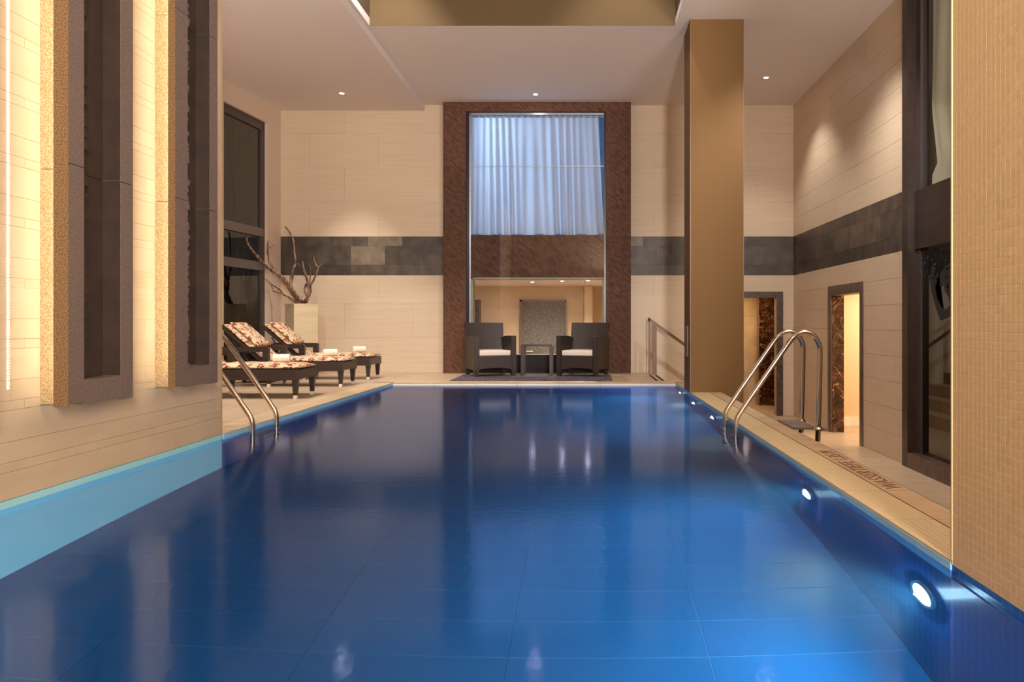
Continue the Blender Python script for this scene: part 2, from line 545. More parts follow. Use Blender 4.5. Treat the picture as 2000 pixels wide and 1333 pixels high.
M['marble'] = marble_mat()
M['floral'] = floral_mat()
M['curtain'] = curtain_mat('sheer_white_curtain', (0.78, 0.82, 0.88, 1), 0.6)
M['curtain2'] = curtain_mat('pale_green_curtain', (0.62, 0.60, 0.42, 1), 0.3)
M['water'] = water_mat()
M['led'] = emis('warm_led', (1.0, 0.88, 0.66, 1), 32)
M['led_low'] = emis('warm_led_low', (1.0, 0.80, 0.54, 1), 9)
M['lamp'] = emis('downlight_glow', (1.0, 0.86, 0.76, 1), 140)
M['poolglow'] = emis('pool_lamp_glow', (0.80, 0.92, 1.0, 1), 30)

# ---------------------------------------------------------------- key dimensions
ZC, ZL, ZF = 4.665, 4.567, -0.75       # main ceiling, low left ceiling, gallery floor
DB = 13.75                             # back wall
XRW = 3.634                            # right wall
D0 = -3.0                              # hall behind the camera
DP = 11.42                             # far pool edge
WD = -1.25                             # pool bottom


def XR(d):
    return 1.364 - 0.0047 * d


def XL(d):
    return -2.845 if d <= 6.17 else -2.845 + (d - 6.17) / (DP - 6.17) * 0.06


def XW(d):                              # window wall on the left
    return -5.31 - 0.103 * (DB - d)


def grid_tiles(parent, name, axis, plane, urange, ulen, vlist, mat, out, holes=(), gap=0.003, t=0.006, offs=None, matfn=None):
    """rectangular tiles on a wall. axis 'y': plane y=const, u=x, v=z ; axis 'x': plane x=const, u=y, v=z.
    out = +1/-1 direction the tiles stand proud. vlist = row limits; offs(row) -> joint offset"""
    u0, u1 = urange
    cnt = 0
    for r in range(len(vlist) - 1):
        v0, v1 = vlist[r], vlist[r + 1]
        o = offs(r) if offs else 0.0
        k = math.floor((u0 - o) / ulen)
        while o + k * ulen < u1 - 1e-4:
            a, b = max(u0, o + k * ulen), min(u1, o + (k + 1) * ulen)
            k += 1
            if b - a < 0.02:
                continue
            rects = [(a + gap / 2, b - gap / 2, v0 + gap / 2, v1 - gap / 2)]
            for (h0, h1, g0, g1) in holes:
                nr = []
                for (p, q, s, e) in rects:
                    if q <= h0 or p >= h1 or e <= g0 or s >= g1:
                        nr.append((p, q, s, e)); continue
                    if p < h0: nr.append((p, h0, s, e))
                    if q > h1: nr.append((h1, q, s, e))
                    pp, qq = max(p, h0), min(q, h1)
                    if s < g0: nr.append((pp, qq, s, g0))
                    if e > g1: nr.append((pp, qq, g1, e))
                rects = [x for x in nr if x[1] - x[0] > 0.003 and x[3] - x[2] > 0.003]
            if not rects:
                continue
            bm = BM()
            lo, hi = sorted((plane, plane + out * t))
            for (p, q, s, e) in rects:
                if axis == 'y':
                    box(bm, p, q, lo, hi, s, e)
                else:
                    box(bm, lo, hi, p, q, s, e)
            finish(name, bm, matfn(r, k) if matfn else mat, parent)
            cnt += 1
    return cnt


# ================================================================ SETTING
# ---- ceiling
bm = BM()
box(bm, -2.80, XRW + 0.3, 10.07, DB + 0.3, ZC, ZC + 0.1)
box(bm, 1.151, XRW + 0.3, D0, 10.07, ZC, ZC + 0.1)
box(bm, -2.80, -2.753, D0, 10.07, ZC, ZC + 0.1)
struct('ceiling', bm, M['ceil'], 'main pale plaster ceiling over the pool around the deep recess')
bm = BM()
box(bm, -6.6, -2.80, 5.9, DB + 0.3, ZL, ZC + 0.1)
struct('ceiling', bm, M['ceil'], 'lowered ceiling strip over the lounger deck on the left')
bm = BM()
box(bm, -2.853, -2.753, D0, 10.17, ZC + 0.1, 6.0)
box(bm, 1.151, 1.251, D0, 10.17, ZC + 0.1, 6.0)
box(bm, -2.753, 1.151, 10.07, 10.17, ZC + 0.1, 6.0)
box(bm, -2.753, 1.151, 10.066, 10.07, ZC - 0.0, ZC + 0.1)
box(bm, -2.853, 1.251, D0, 10.17, 6.0, 6.1)
struct('ceiling', bm, M['recess'], 'ceiling recess with its shade painted brown at the top of the picture')

# ---- back wall: shell with openings
WX0, WX1 = -2.05, 0.36          # window opening in the granite frame
UZ0, UZ1 = 2.385, 4.50          # upper window (curtain)
LZ0, LZ1 = 0.315, 1.650         # lower window
BDX0, BDX1, BDZ = 2.30, 3.33, 1.305     # back door opening
bm = BM()
y0, y1 = DB + 0.006, DB + 0.14
box(bm, -5.6, WX0, y0, y1, 0 - 0.8, ZC)
box(bm, WX0, WX1, y0, y1, UZ1, ZC)
box(bm, WX0, WX1, y0, y1, LZ1, UZ0)
box(bm, WX0, WX1, y0, y1, -0.8, LZ0)
box(bm, WX1, BDX0, y0, y1, ZF, ZC)
box(bm, BDX1, XRW + 0.2, y0, y1, ZF, ZC)
box(bm, BDX0, BDX1, y0, y1, BDZ, ZC)
wb = struct('wall_back', bm, M['cream_grout'], 'far cream tiled wall with dark slate band behind the pool')
BZ = [1.696, 1.877, 2.205, 2.372]
low = [ZF, -0.45, 0.15, 0.75, 1.35, 1.696]
upp = [2.372, 2.97, 3.57, 4.17, ZC]
FX0, FX1 = -2.44, 0.785
hd = [(BDX0 - 0.1, BDX1 + 0.1, ZF, BDZ + 0.1)]
for rng in ((-5.31, FX0), (FX1, XRW)):
    for vl in ([0.0, 0.6, 1.2, 1.696] if rng[0] < -3 else low, upp):
        grid_tiles(wb, 'tile', 'y', DB + 0.006, rng, 1.2, vl, M['cream'], -1, holes=hd, gap=0.002, offs=lambda r: 0.6 * (r % 2))
    bm = BM(); box(bm, rng[0], rng[1], DB + 0.0035, DB + 0.006, BZ[0], BZ[3]); finish('tile_bed', bm, M['slate_grout'], wb)
    rr = random.Random(3)
    def mf(r, k, rr=rr):
        return M['slate']
    grid_tiles(wb, 'slate_tile', 'y', DB + 0.006, rng, 0.6, BZ, M['slate'], -1, offs=lambda r: -4.09 + (0.0, 0.0, 0.3)[r],
               matfn=(lambda r, k: M['slate_light'] if (r >= 1 and k in (1, 8)) else M['slate']))

# ---- right wall
bm = BM()
x0, x1 = XRW + 0.006, XRW + 0.18
R2Y0, R2Y1, R2Z = 10.42, 11.66, 1.27       # doorway in the right wall
WY0, WY1 = 6.3, 8.85                        # window zone
box(bm, x0, x1, R2Y1, DB + 0.14, ZF, ZC)
box(bm, x0, x1, R2Y0, R2Y1, R2Z, ZC)
box(bm, x0, x1, WY1, R2Y0, ZF, ZC)
box(bm, x0, x1, D0, WY0, ZF, ZC)
wr = struct('wall_right', bm, M['cream_grout'], 'right cream tiled wall with slate band, doorway and tall window')
lowr = [ZF + 0.306 * i for i in range(8)] + [1.696]
uppr = [2.372 + 0.3059 * i for i in range(8)]
uppr[-1] = ZC
hr = [(R2Y0 - 0.11, R2Y1 + 0.11, ZF, R2Z + 0.13)]
for vl in (lowr, uppr):
    grid_tiles(wr, 'tile', 'x', XRW + 0.006, (8.9, DB), 0.6, vl, M['cream'], -1, holes=hr, gap=0.003, offs=lambda r: 0.3 * (r % 2))
bm = BM(); box(bm, XRW + 0.0035, XRW + 0.006, 8.9, DB, BZ[0], BZ[3]); finish('tile_bed', bm, M['slate_grout'], wr)
grid_tiles(wr, 'slate_tile', 'x', XRW + 0.006, (8.9, DB), 0.58, BZ, M['slate'], -1, offs=lambda r: 9.716 + (0, 0, 0.29)[r])

# ---- left stone-lit wall (near)
XS = -2.845
bm = BM()
box(bm, XS - 0.30, XS - 0.006, D0, 6.175, -0.003, 4.66)
box(bm, XS - 0.30, XS + 0.001, 6.145, 6.178, -0.003, 4.66)
wl = struct('wall_left', bm, pm('wash_grout', rgb(190, 164, 130), 0.8), 'near left wall of cream tiles washed by hidden light strips')
per = []
z = 0.182 - 0.305
while z < 4.6:
    per += [z, z + 0.102, z + 0.257]
    z += 0.305
per = [p for p in per if p > 0.003]
per = [0.0] + per
M['wash'] = pm('glazed_cream_tile', rgb(216, 196, 168), 0.05, col2=rgb(208, 187, 158), scale=2, stretch=(1, 1, 4), rand=0.03, spec=0.5)
grid_tiles(wl, 'tile', 'x', XS - 0.006, (2.1, 6.145), 0.6, per, M['wash'], 1, gap=0.0016,
           offs=lambda r: (3.90, 4.25, 4.0)[(r + 1) % 3])

# ---- window wall on the far left with its window
bm = BM()
def wall_seg(bm, d0, d1, z0, z1, th=0.18, off=0.0):
    prism(bm, [(XW(d0) - off, d0), (XW(d1) - off, d1), (XW(d1) - off - th, d1), (XW(d0) - off - th, d0)], z0, z1)
GY0, GY1, GZ0, GZ1 = 11.98, 13.30, 0.12, 4.24
wall_seg(bm, GY1, DB + 0.1, -0.02, ZL)
wall_seg(bm, 5.0, GY0, -0.02, ZL)
wall_seg(bm, GY0, GY1, GZ1, ZL)
wall_seg(bm, GY0, GY1, -0.02, GZ0)
struct('wall_left', bm, M['plaster'], 'far left plaster wall holding the tall night window')
win = bpy.data.objects.new('window_1', None); COL.objects.link(win); win['kind'] = 'structure'
tag(win, 'tall dark window with horizontal rails behind the loungers', 'window')
bm = BM()
wall_seg(bm, GY0, GY0 + 0.07, GZ0, GZ1, 0.08, 0.05)
wall_seg(bm, GY1 - 0.11, GY1, GZ0, GZ1, 0.08, 0.05)
wall_seg(bm, GY0, GY1, GZ1 - 0.14, GZ1, 0.08, 0.05)
wall_seg(bm, GY0, GY1, GZ0, GZ0 + 0.10, 0.08, 0.05)
finish('window_frame', bm, M['frame_dark'], win)
for za, zb in ((2.31, 2.45), (1.745, 1.885)):
    bm = BM(); wall_seg(bm, GY0 + 0.05, GY1 - 0.06, za, zb, 0.07, 0.04); finish('rail', bm, M['frame_grey'], win)
for za, zb in ((2.45, GZ1 - 0.14), (1.885, 2.31), (GZ0 + 0.1, 1.745)):
    bm = BM(); wall_seg(bm, GY0 + 0.04, GY1 - 0.04, za, zb, 0.012, 0.08); finish('pane', bm, M['darkglass'], win)
bm = BM(); wall_seg(bm, GY0 - 0.4, GY1 + 0.6, -0.3, 5.0, 0.1, 0.9)
struct('wall_outside', bm, M['night'], 'dark facade across the light well outside the left window')
bm = BM(); wall_seg(bm, GY1 - 0.05, GY1 + 0.30, -0.3, 5.0, 0.06, 0.45)
struct('trim_1', bm, M['sage'], 'sage grey facade post outside the left window')

# ---- deck, coping and gallery floor
bm = BM()
prism(bm, [(XW(6.0), 6.0), (-2.87, 6.0), (XL(6.3) - 0.01, 6.3), (XL(DP) - 0.01, DP + 0.01), (XR(DP), DP + 0.01), (XR(DP), DP + 0.22), (1.2, DP + 0.22), (1.2, DB + 0.1), (-5.3, DB + 0.1)], -0.20, -0.006)
fl = struct('floor', bm, M['deck_grout'], 'beige tiled deck carrying loungers and armchairs')
T = 0.6
def clip_tile(xa, xb, ya, yb):
    g = 0.0025
    pts = [(xa + g, ya + g), (xb - g, ya + g), (xb - g, yb - g), (xa + g, yb - g)]
    return pts
ny = 0
y = 6.20
while y < DB - 0.01:
    yb = min(y + 0.6, DB)
    # left deck: row from window wall to pool edge
    xe = XL(min(y, DP))
    if y < DP:
        edge = True
        xlim = lambda d: XL(min(d, DP))
    else:
        edge = False
        xlim = lambda d: 1.2
    xa = XW(y) - 0.0
    k = math.floor(xa / 0.6)
    while True:
        a = k * 0.6; b = a + 0.6
        k += 1
        lim = xlim((y + yb) / 2)
        if a >= lim - 0.305 and edge:
            break
        if a >= lim - 0.02:
            break
        if b <= XW(y):
            continue
        a0, a1 = max(a, XW(y)), max(a, XW(yb))
        if edge:
            b0, b1 = min(b, xlim(y) - 0.30), min(b, xlim(yb) - 0.30)
        else:
            b0 = b1 = min(b, lim)
        if b0 - a0 < 0.02:
            continue
        if b > lim - 0.30 and not edge: pass
        bm = BM(); g = 0.002
        prism(bm, [(a0 + g, y + g), (b0 - g, y + g), (b1 - g, yb - g), (a1 + g, yb - g)], -0.006, 0.0)
        finish('floor_tile', bm, M['deck'], fl)
    y += 0.6
M['edge'] = pm('edge_tile', rgb(214, 188, 152), 0.45, col2=rgb(198, 170, 134), scale=3, stretch=(1, 0.6, 1), rand=0.03)
y = 6.20
while y < DP - 0.05:
    yb = min(y + 0.6, DP)
    bm = BM(); g = 0.002
    prism(bm, [(XL(y) - 0.30 + g, y + g), (XL(y), y + g), (XL(yb), yb - g), (XL(yb) - 0.30 + g, yb - g)], -0.006, 0.0)
    finish('edge_tile', bm, M['edge'], fl)
    y += 0.6
x = XL(DP)
y11 = 11.42 + 0.18
while x < XR(DP) - 0.02:
    xb = min(x + 0.6, XR(DP)) ; g = 0.002
    bm = BM(); box(bm, x + g, xb - g, DP, y11 - g, -0.012, 0.0005)
    finish('edge_tile', bm, M['edge'], fl)
    x += 0.6
# right coping slab with ribbed tiles and lettered strip
bm = BM()
prism(bm, [(XR(2.9) + 0.01, 2.9), (1.70, 2.9), (1.70, DP + 0.22), (XR(DP) + 0.01, DP + 0.22)], -0.28, -0.008)
cp = struct('trim_2', bm, M['deck_grout'], 'raised pool coping along the right edge with ribbed tiles')
y = 2.90
k = 0
while y < DP:
    yb = min(y + 0.6, DP + 0.0)
    g = 0.002
    bm = BM()
    W0, W1 = XR(y), XR(yb)
    n = 8
    prof0, prof1 = [], []
    for i in range(n):
        for (f, zz) in ((0.0, -0.004), (0.25, 0.0), (0.75, 0.0), (1.0, -0.004)):
            prof0.append(((W0 + (1.552 - W0) * (i + f) / n), zz))
            prof1.append(((W1 + (1.552 - W1) * (i + f) / n), zz))
    a = [bm.verts.new((p[0], y + g, p[1])) for p in prof0]
    b = [bm.verts.new((p[0], yb - g, p[1])) for p in prof1]
    for i in range(len(a) - 1):
        if (a[i].co - a[i + 1].co).length < 1e-6: continue
        bm.faces.new((a[i], a[i + 1], b[i + 1], b[i]))
    c0 = bm.verts.new((W0, y + g, -0.02)); c1 = bm.verts.new((W1, yb - g, -0.02))
    bm.faces.new((a[0], b[0], c1, c0))
    bmesh.ops.remove_doubles(bm, verts=bm.verts, dist=1e-5)
    finish('ribbed_tile', bm, M['coping'], cp)
    bm = BM()
    box(bm, 1.556, 1.698, y + g, yb - g, -0.008, 0.0)
    finish('coping_tile', bm, M['text_tile'], cp)
    y += 0.6
    k += 1
bm = BM(); box(bm, 1.70, 1.704, 2.9, DP + 0.22, -0.28, -0.001)
finish('steel_edge', bm, M['antislip'], cp)
# lettering on the strip
cu = bpy.data.curves.new('lettering', 'FONT')
cu.body = 'WASSERTIEFE 1,35 M'
cu.size = 0.135
cu.extrude = 0.0006
cu.space_character = 1.02
to = bpy.data.objects.new('lettering', cu); COL.objects.link(to)
to.data.materials.append(M['ink'])
to.location = (1.674, 4.14, 0.0012)
to.rotation_euler = (0, 0, PI / 2)
to.scale = (0.98, 1, 1)
to.parent = cp
to['label'] = 'brown water depth lettering on coping strip'

# gallery floor (lower)
bm = BM()
box(bm, 1.70, 6.2, D0, 17.2, ZF - 0.1, ZF - 0.006)
box(bm, 1.2, 1.70, DP + 0.22, 17.2, ZF - 0.1, ZF - 0.006)
gf = struct('floor', bm, M['deck_grout'], 'lower gallery floor of large beige tiles beside the raised pool')
y = 3.0
while y < 16.8:
    for i in range(3 if y < 9.9 or y > 12.4 else 6):
        xa = 1.705 + i * 0.645
        bm = BM(); box(bm, xa + 0.0015, xa + 0.6435, y + 0.0015, y + 0.6435, ZF - 0.006, ZF)
        finish('floor_tile', bm, M['floor_low'], gf)
    y += 0.645

# stairs down to the gallery behind the column
for i in range(3):
    bm = BM()
    xa = 1.2 + 0.30 * i
    box(bm, xa, xa + 0.30, DP + 0.23, DB, ZF, -0.1875 * (i + 1))
    struct('stair_step', bm, M['deck'], ('top', 'middle', 'bottom')[i] + ' stair step going down behind the column')
for xa in (1.055, 1.150):
    bm = BM(); box(bm, xa, xa + 0.035, 11.75, 13.05, 0.0, 0.003)
    finish('antislip_strip', bm, M['antislip'], fl)

# ---- pool basin
bm = BM()
box(bm, -3.1, 1.7, D0, DP + 0.2, WD - 0.15, WD - 0.0015)
pb = struct('pool_floor', bm, M['grout_blue'], 'blue tiled pool bottom under the water')
y = -0.9
while y < DP - 0.01:
    yb = min(y + 0.30, DP)
    for i in range(5):
        xa = -2.86 + i * 0.845
        xb = xa + 0.845 if i < 4 else XR(y)
        bm = BM(); box(bm, xa + 0.0025, xb - 0.0025, y + 0.004, yb - 0.004, WD - 0.0015, WD)
        finish('pool_tile', bm, M['blue_tile'], pb)
    y += 0.30
def side(bm, xf, d0, d1, z0, z1, th):
    prism(bm, [(xf(d0), d0), (xf(d1), d1), (xf(d1) + th, d1), (xf(d0) + th, d0)], z0, z1)
bm = BM(); side(bm, XR, D0, DP, WD, -0.135, 0.2); struct('pool_wall', bm, M['blue_wall'], 'right underwater pool wall holding round lamps')
bm = BM(); side(bm, XL, 6.17, DP, WD, -0.135, -0.2)
struct('pool_wall', bm, M['blue_wall'], 'dark blue underwater pool wall beside the lounger deck')
bm = BM(); box(bm, -3.05, XS + 0.002, D0, 6.17, WD, -0.004)
struct('pool_wall', bm, M['cyan_tile'], 'bright cyan underwater wall below the stone panels')
bm = BM(); box(bm, -3.0, 1.5, DP, DP + 0.15, WD, -0.008); struct('pool_wall', bm, M['blue_wall'], 'far underwater pool wall below the armchairs')
bm = BM(); box(bm, -3.0, 1.5, D0 - 0.15, D0, WD, -0.008); struct('pool_wall', bm, M['blue_wall'], 'near underwater pool wall behind the viewer')
pr = struct('trim_3', (lambda b: (box(b, 1.40, 1.56, 2.91, 2.93, -0.13, -0.01), b)[1])(BM()), M['grout_blue'], 'light blue waterline tile row around the pool')
y = 2.91
while y < DP - 0.05:
    yb = min(y + 0.30, DP)
    bm = BM(); side(bm, lambda d: XR(d) - 0.002, y + 0.0015, yb - 0.0015, -0.137, -0.012, 0.04)
    finish('waterline_tile', bm, M['strip'], pr)
    if y > 6.1:
        bm = BM(); side(bm, lambda d: XL(d) + 0.002, max(y, 6.17) + 0.0015, yb - 0.0015, -0.137, -0.0065, -0.05)
        finish('waterline_tile', bm, M['strip'], pr)
    y += 0.30
for k in range(7):
    bm = BM(); xa = XL(DP) + k * 0.6; box(bm, xa + 0.0015, min(xa + 0.6, XR(DP)) - 0.0015, DP - 0.003, DP + 0.03, -0.135, -0.012)
    finish('waterline_tile', bm, M['white'], pr)
# water
bm = BM()
vs = [bm.verts.new(c) for c in ((XS, D0, -0.040), (XR(D0), D0, -0.040), (XR(DP), DP, -0.040), (XL(DP), DP, -0.040), (XL(6.17), 6.17, -0.040))]
bm.faces.new(vs)
wt = finish('pool_water', bm, M['water'])
if wt.data.polygons[0].normal.z < 0:
    wt.data.flip_normals()
wt['kind'] = 'stuff'
hz = bpy.data.materials.new('water_body'); hz.use_nodes = True
hn = hz.node_tree; hn.nodes.remove(hn.nodes['Principled BSDF'])
vs_ = hn.nodes.new('ShaderNodeVolumeScatter'); vs_.inputs['Color'].default_value = (0.20, 0.62, 1.0, 1); vs_.inputs['Density'].default_value = 0.06; vs_.inputs['Anisotropy'].default_value = 0.3
hn.links.new(vs_.outputs[0], hn.nodes['Material Output'].inputs['Volume'])
bm = BM(); prism(bm, [(-2.838, 0.2), (XR(0.2) - 0.03, 0.2), (XR(DP) - 0.03, DP - 0.02), (XL(DP) + 0.01, DP - 0.02), (-2.838, 6.17)], WD + 0.003, -0.045)
wbd = finish('water_body', bm, hz, wt); wbd['kind'] = 'stuff'
tag(wt, 'calm deep blue pool water reflecting the lit walls', 'water')

# ---- mosaic pier on the right (near)
PD = 2.915
PX = 1.352
bm = BM()
box(bm, PX + 0.004, PX + 0.9, D0, PD - 0.006, -0.02, ZC)
pier = struct('wall_pier', bm, M['mosaic_grout'], 'near right pier of small gold mosaic tiles at the pool edge')
bm = BM(); box(bm, PX - 0.001, PX + 0.010, PD - 0.007, PD + 0.001, -0.018, ZC)
finish('edge_bead', bm, M['coping'], pier)
bm = BM(); box(bm, PX + 0.001, PX + 0.05, D0, PD - 0.006, -0.2, -0.021); finish('pier_foot', bm, M['blue_wall'], pier)
pitch = 0.0305
me_t = None
cells = []
nrow = int(2.75 / pitch)
for j in range(nrow):
    for i in range(34):
        cells.append((PD - 0.008 - (i + 1) * pitch, -0.012 + j * pitch))
def vis(c):
    d, zz = c
    px = CX + PX / d * F
    py = CY - (zz - CH) / d * F
    return px < 2000 and -20 < py < 1333
vcells = sorted([c for c in cells if vis(c)], key=lambda c: c[0] + 0.02 * abs(c[1] - CH))
near = set(vcells[:300])
bmr = BM()
for c in cells:
    d, zz = c
    g = 0.0014
    if c in near:
        if me_t is None:
            bm = BM(); box(bm, 0.0033, 0.0045, g, pitch - g, g, pitch - g)
            me_t = bpy.data.meshes.new('mosaic_tile'); bm.to_mesh(me_t); bm.free(); me_t.materials.append(M['mosaic'])
        o = bpy.data.objects.new('mosaic_tile', me_t); COL.objects.link(o); o.parent = pier
        o.location = (PX, d, zz)
    else:
        box(bmr, PX + 0.0033, PX + 0.0045, d + g, d + pitch - g, zz + g, zz + pitch - g)
# above and behind: larger-step joined tiles so the surface goes on
for j in range(nrow, int(ZC / pitch)):
    for i in range(34):
        d = PD - 0.008 - (i + 1) * pitch; zz = -0.012 + j * pitch; g = 0.0014
        if zz + pitch > ZC: continue
        box(bmr, PX + 0.0033, PX + 0.0045, d + g, d + pitch - g, zz + g, zz + pitch - g)
mr = finish('mosaic_field', bmr, M['mosaic'], pier); mr['kind'] = 'stuff'
bm = BM(); box(bm, PX + 0.0005, PX + 0.004, D0, PD - 0.008 - 34 * pitch, -0.012, ZC)
finish('mosaic_panel', bm, mosaic_mat('gold_mosaic', rgb(222, 190, 144), rgb(236, 208, 164), pitch), pier)

# ---- freestanding column at the pool edge
bm = BM()
cxl, cxr, cd0, cd1 = 1.312, 1.977, 9.85, 10.44
box(bm, cxl, cxr, cd0, cd1, -0.012, ZC)
box(bm, 1.706, cxr, cd0, cd1, ZF, -0.012)
col = struct('column', bm, M['column'], 'square mustard mosaic column standing at the right pool edge')
bm = BM(); box(bm, cxl - 0.012, cxl, 10.05, 10.28, 0.44, 0.83)
finish('wall_plate', bm, M['frame_grey'], col)
bm = BM()
for xx in (cxl, cxr):
    box(bm, xx - 0.004, xx + 0.004, cd0 - 0.004, cd0 + 0.004, 0, ZC)
finish('edge_bead', bm, M['woodrail'], col)

# ---- granite window surround on the back wall
DF = 13.54
gs = bpy.data.objects.new('trim_4', None); COL.objects.link(gs); gs['kind'] = 'structure'
tag(gs, 'brown granite surround of the tall curtained window', 'trim')
def slab(x0, x1, z0, z1, d=DF, m='granite'):
    bm = BM(); box(bm, x0 + 0.001, x1 - 0.001, d, DB + 0.10, z0 + 0.001, z1 - 0.001)
    finish('granite_slab', bm, M[m], gs)
zs = [0.0, 1.08, 2.35, 3.55, UZ1]
GX0, GX1 = -2.045, 0.355
for i in range(4):
    slab(FX0, GX0, zs[i], zs[i + 1])
    slab(GX1, FX1, zs[i], zs[i + 1])
for a, b in ((FX0, -1.4), (-1.4, -0.2), (-0.2, FX1)):
    slab(a, b, UZ1, ZC)
for a, b in ((GX0, -1.25), (-1.25, -0.45), (-0.45, GX1)):
    slab(a, b, LZ1, UZ0, 13.60)
bm = BM(); box(bm, GX0, GX1, 13.60, DB + 0.1, 0, LZ0 - 0.001); finish('plinth', bm, M['black'], gs)

# upper window with curtain
w2 = bpy.data.objects.new('window_2', None); COL.objects.link(w2); w2['kind'] = 'structure'
tag(w2, 'tall glazed front over the curtain and the back room view', 'window')
bm = BM()
for xa in (-1.995, 0.330):
    box(bm, xa, xa + 0.022, 13.585, 13.60, LZ0, UZ1 - 0.01)
box(bm, -1.99, 0.35, 13.585, 13.60, UZ1 - 0.045, UZ1 - 0.015)
finish('mullion', bm, M['chrome'], w2)
bm = BM()
for xa, xb in ((GX0, GX0 + 0.045), (GX1 - 0.03, GX1)):
    box(bm, xa, xb, 13.575, 13.60, UZ0 - 2.0, UZ1)
finish('window_frame', bm, pm('deep_blue_frame', rgb(26, 24, 40), 0.3), w2)
for za, zb in ((LZ0, 3.565), (3.572, UZ1 - 0.03)):
    bm = BM(); box(bm, -1.97, 0.33, 13.588, 13.594, za, zb); finish('pane', bm, M['glass'], w2)
bm = BM(); box(bm, -1.97, 0.33, 13.584, 13.597, 3.563, 3.574); finish('glazing_bar', bm, M['chrome'], w2)
bm = BM()
for xa, xb, za, zb in ((-1.97, -1.94, LZ0, LZ1), (0.30, 0.33, LZ0, LZ1), (-1.97, 0.33, LZ1 - 0.03, LZ1)):
    box(bm, xa, xb, 13.61, 13.85, za, zb)
finish('inner_frame', bm, pm('sage_frame', rgb(150, 150, 128), 0.5), w2)

# curtain
bm = BM()
nx, nz = 220, 26
CXA, CXB, CZA, CZB = -1.985, 0.315, 2.40, 4.44
rr = random.Random(5)
ph = [rr.uniform(0, 6.28) for _ in range(8)]
rows = []
for j in range(nz + 1):
    v = j / nz                         # 0 top
    row = []
    for i in range(nx + 1):
        u = i / nx
        tgt = CXB - 0.085 * (1 - v) ** 0.8 if True else CXB
        xx = CXA + u * (tgt - CXA) + 0.02 * v * math.sin(u * 17 + ph[0])
        amp = (0.016 + 0.045 * v) * (0.65 + 0.5 * math.sin(u * 14 + ph[4]))
        fold = math.sin(u * 2 * PI * (17 - 0.0) + 2.6 * math.sin(u * 9 + ph[1]) + v * 0.7 * math.sin(u * 12 + ph[3]))
        fold2 = math.sin(u * 2 * PI * 9 + ph[2] + v * 1.1) * v
        dd = 13.72 + amp * fold + 0.03 * fold2 - 0.03 * (v > 0.9) * (v - 0.9) * 10 * abs(math.sin(u * 20))
        zz = CZB - (CZB - CZA) * v + 0.012 * (v > 0.95) * math.sin(u * 40)
        row.append(bm.verts.new((xx, dd, zz)))
    rows.append(row)
for j in range(nz):
    for i in range(nx):
        bm.faces.new((rows[j][i], rows[j][i + 1], rows[j + 1][i + 1], rows[j + 1][i]))
cur = finish('curtain', bm, M['curtain'], smooth=True)
tag(cur, 'pale blue lit sheer curtain hanging in the upper central window', 'curtain')
bm = BM(); tube(bm, [(-2.0, 13.72, 4.465), (0.34, 13.72, 4.465)], 0.011, 8)
rail = finish('curtain_rail', bm, M['chrome']); tag(rail, 'thin rail carrying the pale blue curtain', 'curtain rail')
me_r = None
for i in range(22):
    if me_r is None:
        bm = BM(); tube(bm, [(0.016 * math.cos(a), 0, 0.016 * math.sin(a)) for a in [k * PI / 6 for k in range(13)]], 0.004, 6, cap=False)
        rg = finish('ring', bm, M['white'], rail); me_r = rg.data
    else:
        rg = bpy.data.objects.new('ring', me_r); COL.objects.link(rg); rg.parent = rail
    rg.location = (-1.96 + i * 0.108, 13.70, 4.45)

# back room behind the lower window
bm = BM()
box(bm, -3.0, 1.2, 17.3, 17.4, ZF, 1.7)
box(bm, -3.1, -3.0, DB + 0.14, 17.4, ZF, 1.7)
box(bm, 1.2, 1.3, DB + 0.14, 17.4, ZF, 1.7)
box(bm, -0.02, 0.16, 16.9, 17.3, ZF, 1.66)
struct('wall_room', bm, pm('room_plaster', rgb(212, 188, 154), 0.8), 'cream walls of the room seen through the lower central window')
bm = BM(); box(bm, -3.1, 1.3, DB + 0.141, 17.4, 1.665, 1.75); struct('ceiling', bm, M['ceil'], 'low ceiling of the room behind the central window')
bm = BM(); box(bm, -3.1, 1.19, DB + 0.141, 17.4, ZF - 0.1, ZF); struct('floor', bm, M['deck'], 'floor of the room behind the central window')
dr = bpy.data.objects.new('door_1', None); COL.objects.link(dr); dr['kind'] = 'structure'
tag(dr, 'grey speckled door in the room behind the central window', 'door')
bm = BM(); box(bm, -1.36, -0.44, 17.22, 17.28, ZF, 1.33); finish('leaf', bm, M['doorgrey'], dr)
bm = BM()
box(bm, -1.43, -1.385, 17.20, 17.30, ZF, 1.37); box(bm, -0.44, -0.415, 17.2, 17.3, ZF, 1.37); box(bm, -1.43, -0.415, 17.2, 17.3, 1.33, 1.37)
finish('door_frame', bm, M['woodrail'], dr)
bm = BM(); tube(bm, [(-1.28, 17.17, 0.24), (-1.14, 17.17, 0.24)], 0.012, 8); tube(bm, [(-1.28, 17.22, 0.24), (-1.28, 17.17, 0.24)], 0.01, 8); finish('handle', bm, pm('brass', rgb(210, 180, 90), 0.3, metal=1), dr)
bm = BM(); box(bm, -2.42, -2.28, 16.9, 17.26, ZF, 1.36)
o = struct('door_2', bm, M['stonetrim'], 'narrow dark doorway at the left of the room behind the window')

# void outside the upper window
bm = BM()
box(bm, -3.4, 1.6, 16.0, 16.1, 1.9, 5.2)
box(bm, -3.4, 1.6, DB + 0.2, 16.0, 1.9, 2.0)
box(bm, -3.4, 1.6, DB + 0.2, 16.0, 5.1, 5.2)
box(bm, -3.5, -3.4, DB + 0.2, 16.0, 1.9, 5.2); box(bm, 1.6, 1.7, DB + 0.2, 16.0, 1.9, 5.2)
struct('wall_outside', bm, pm('lightwell', rgb(140, 160, 190), 0.9), 'light well behind the curtained window')

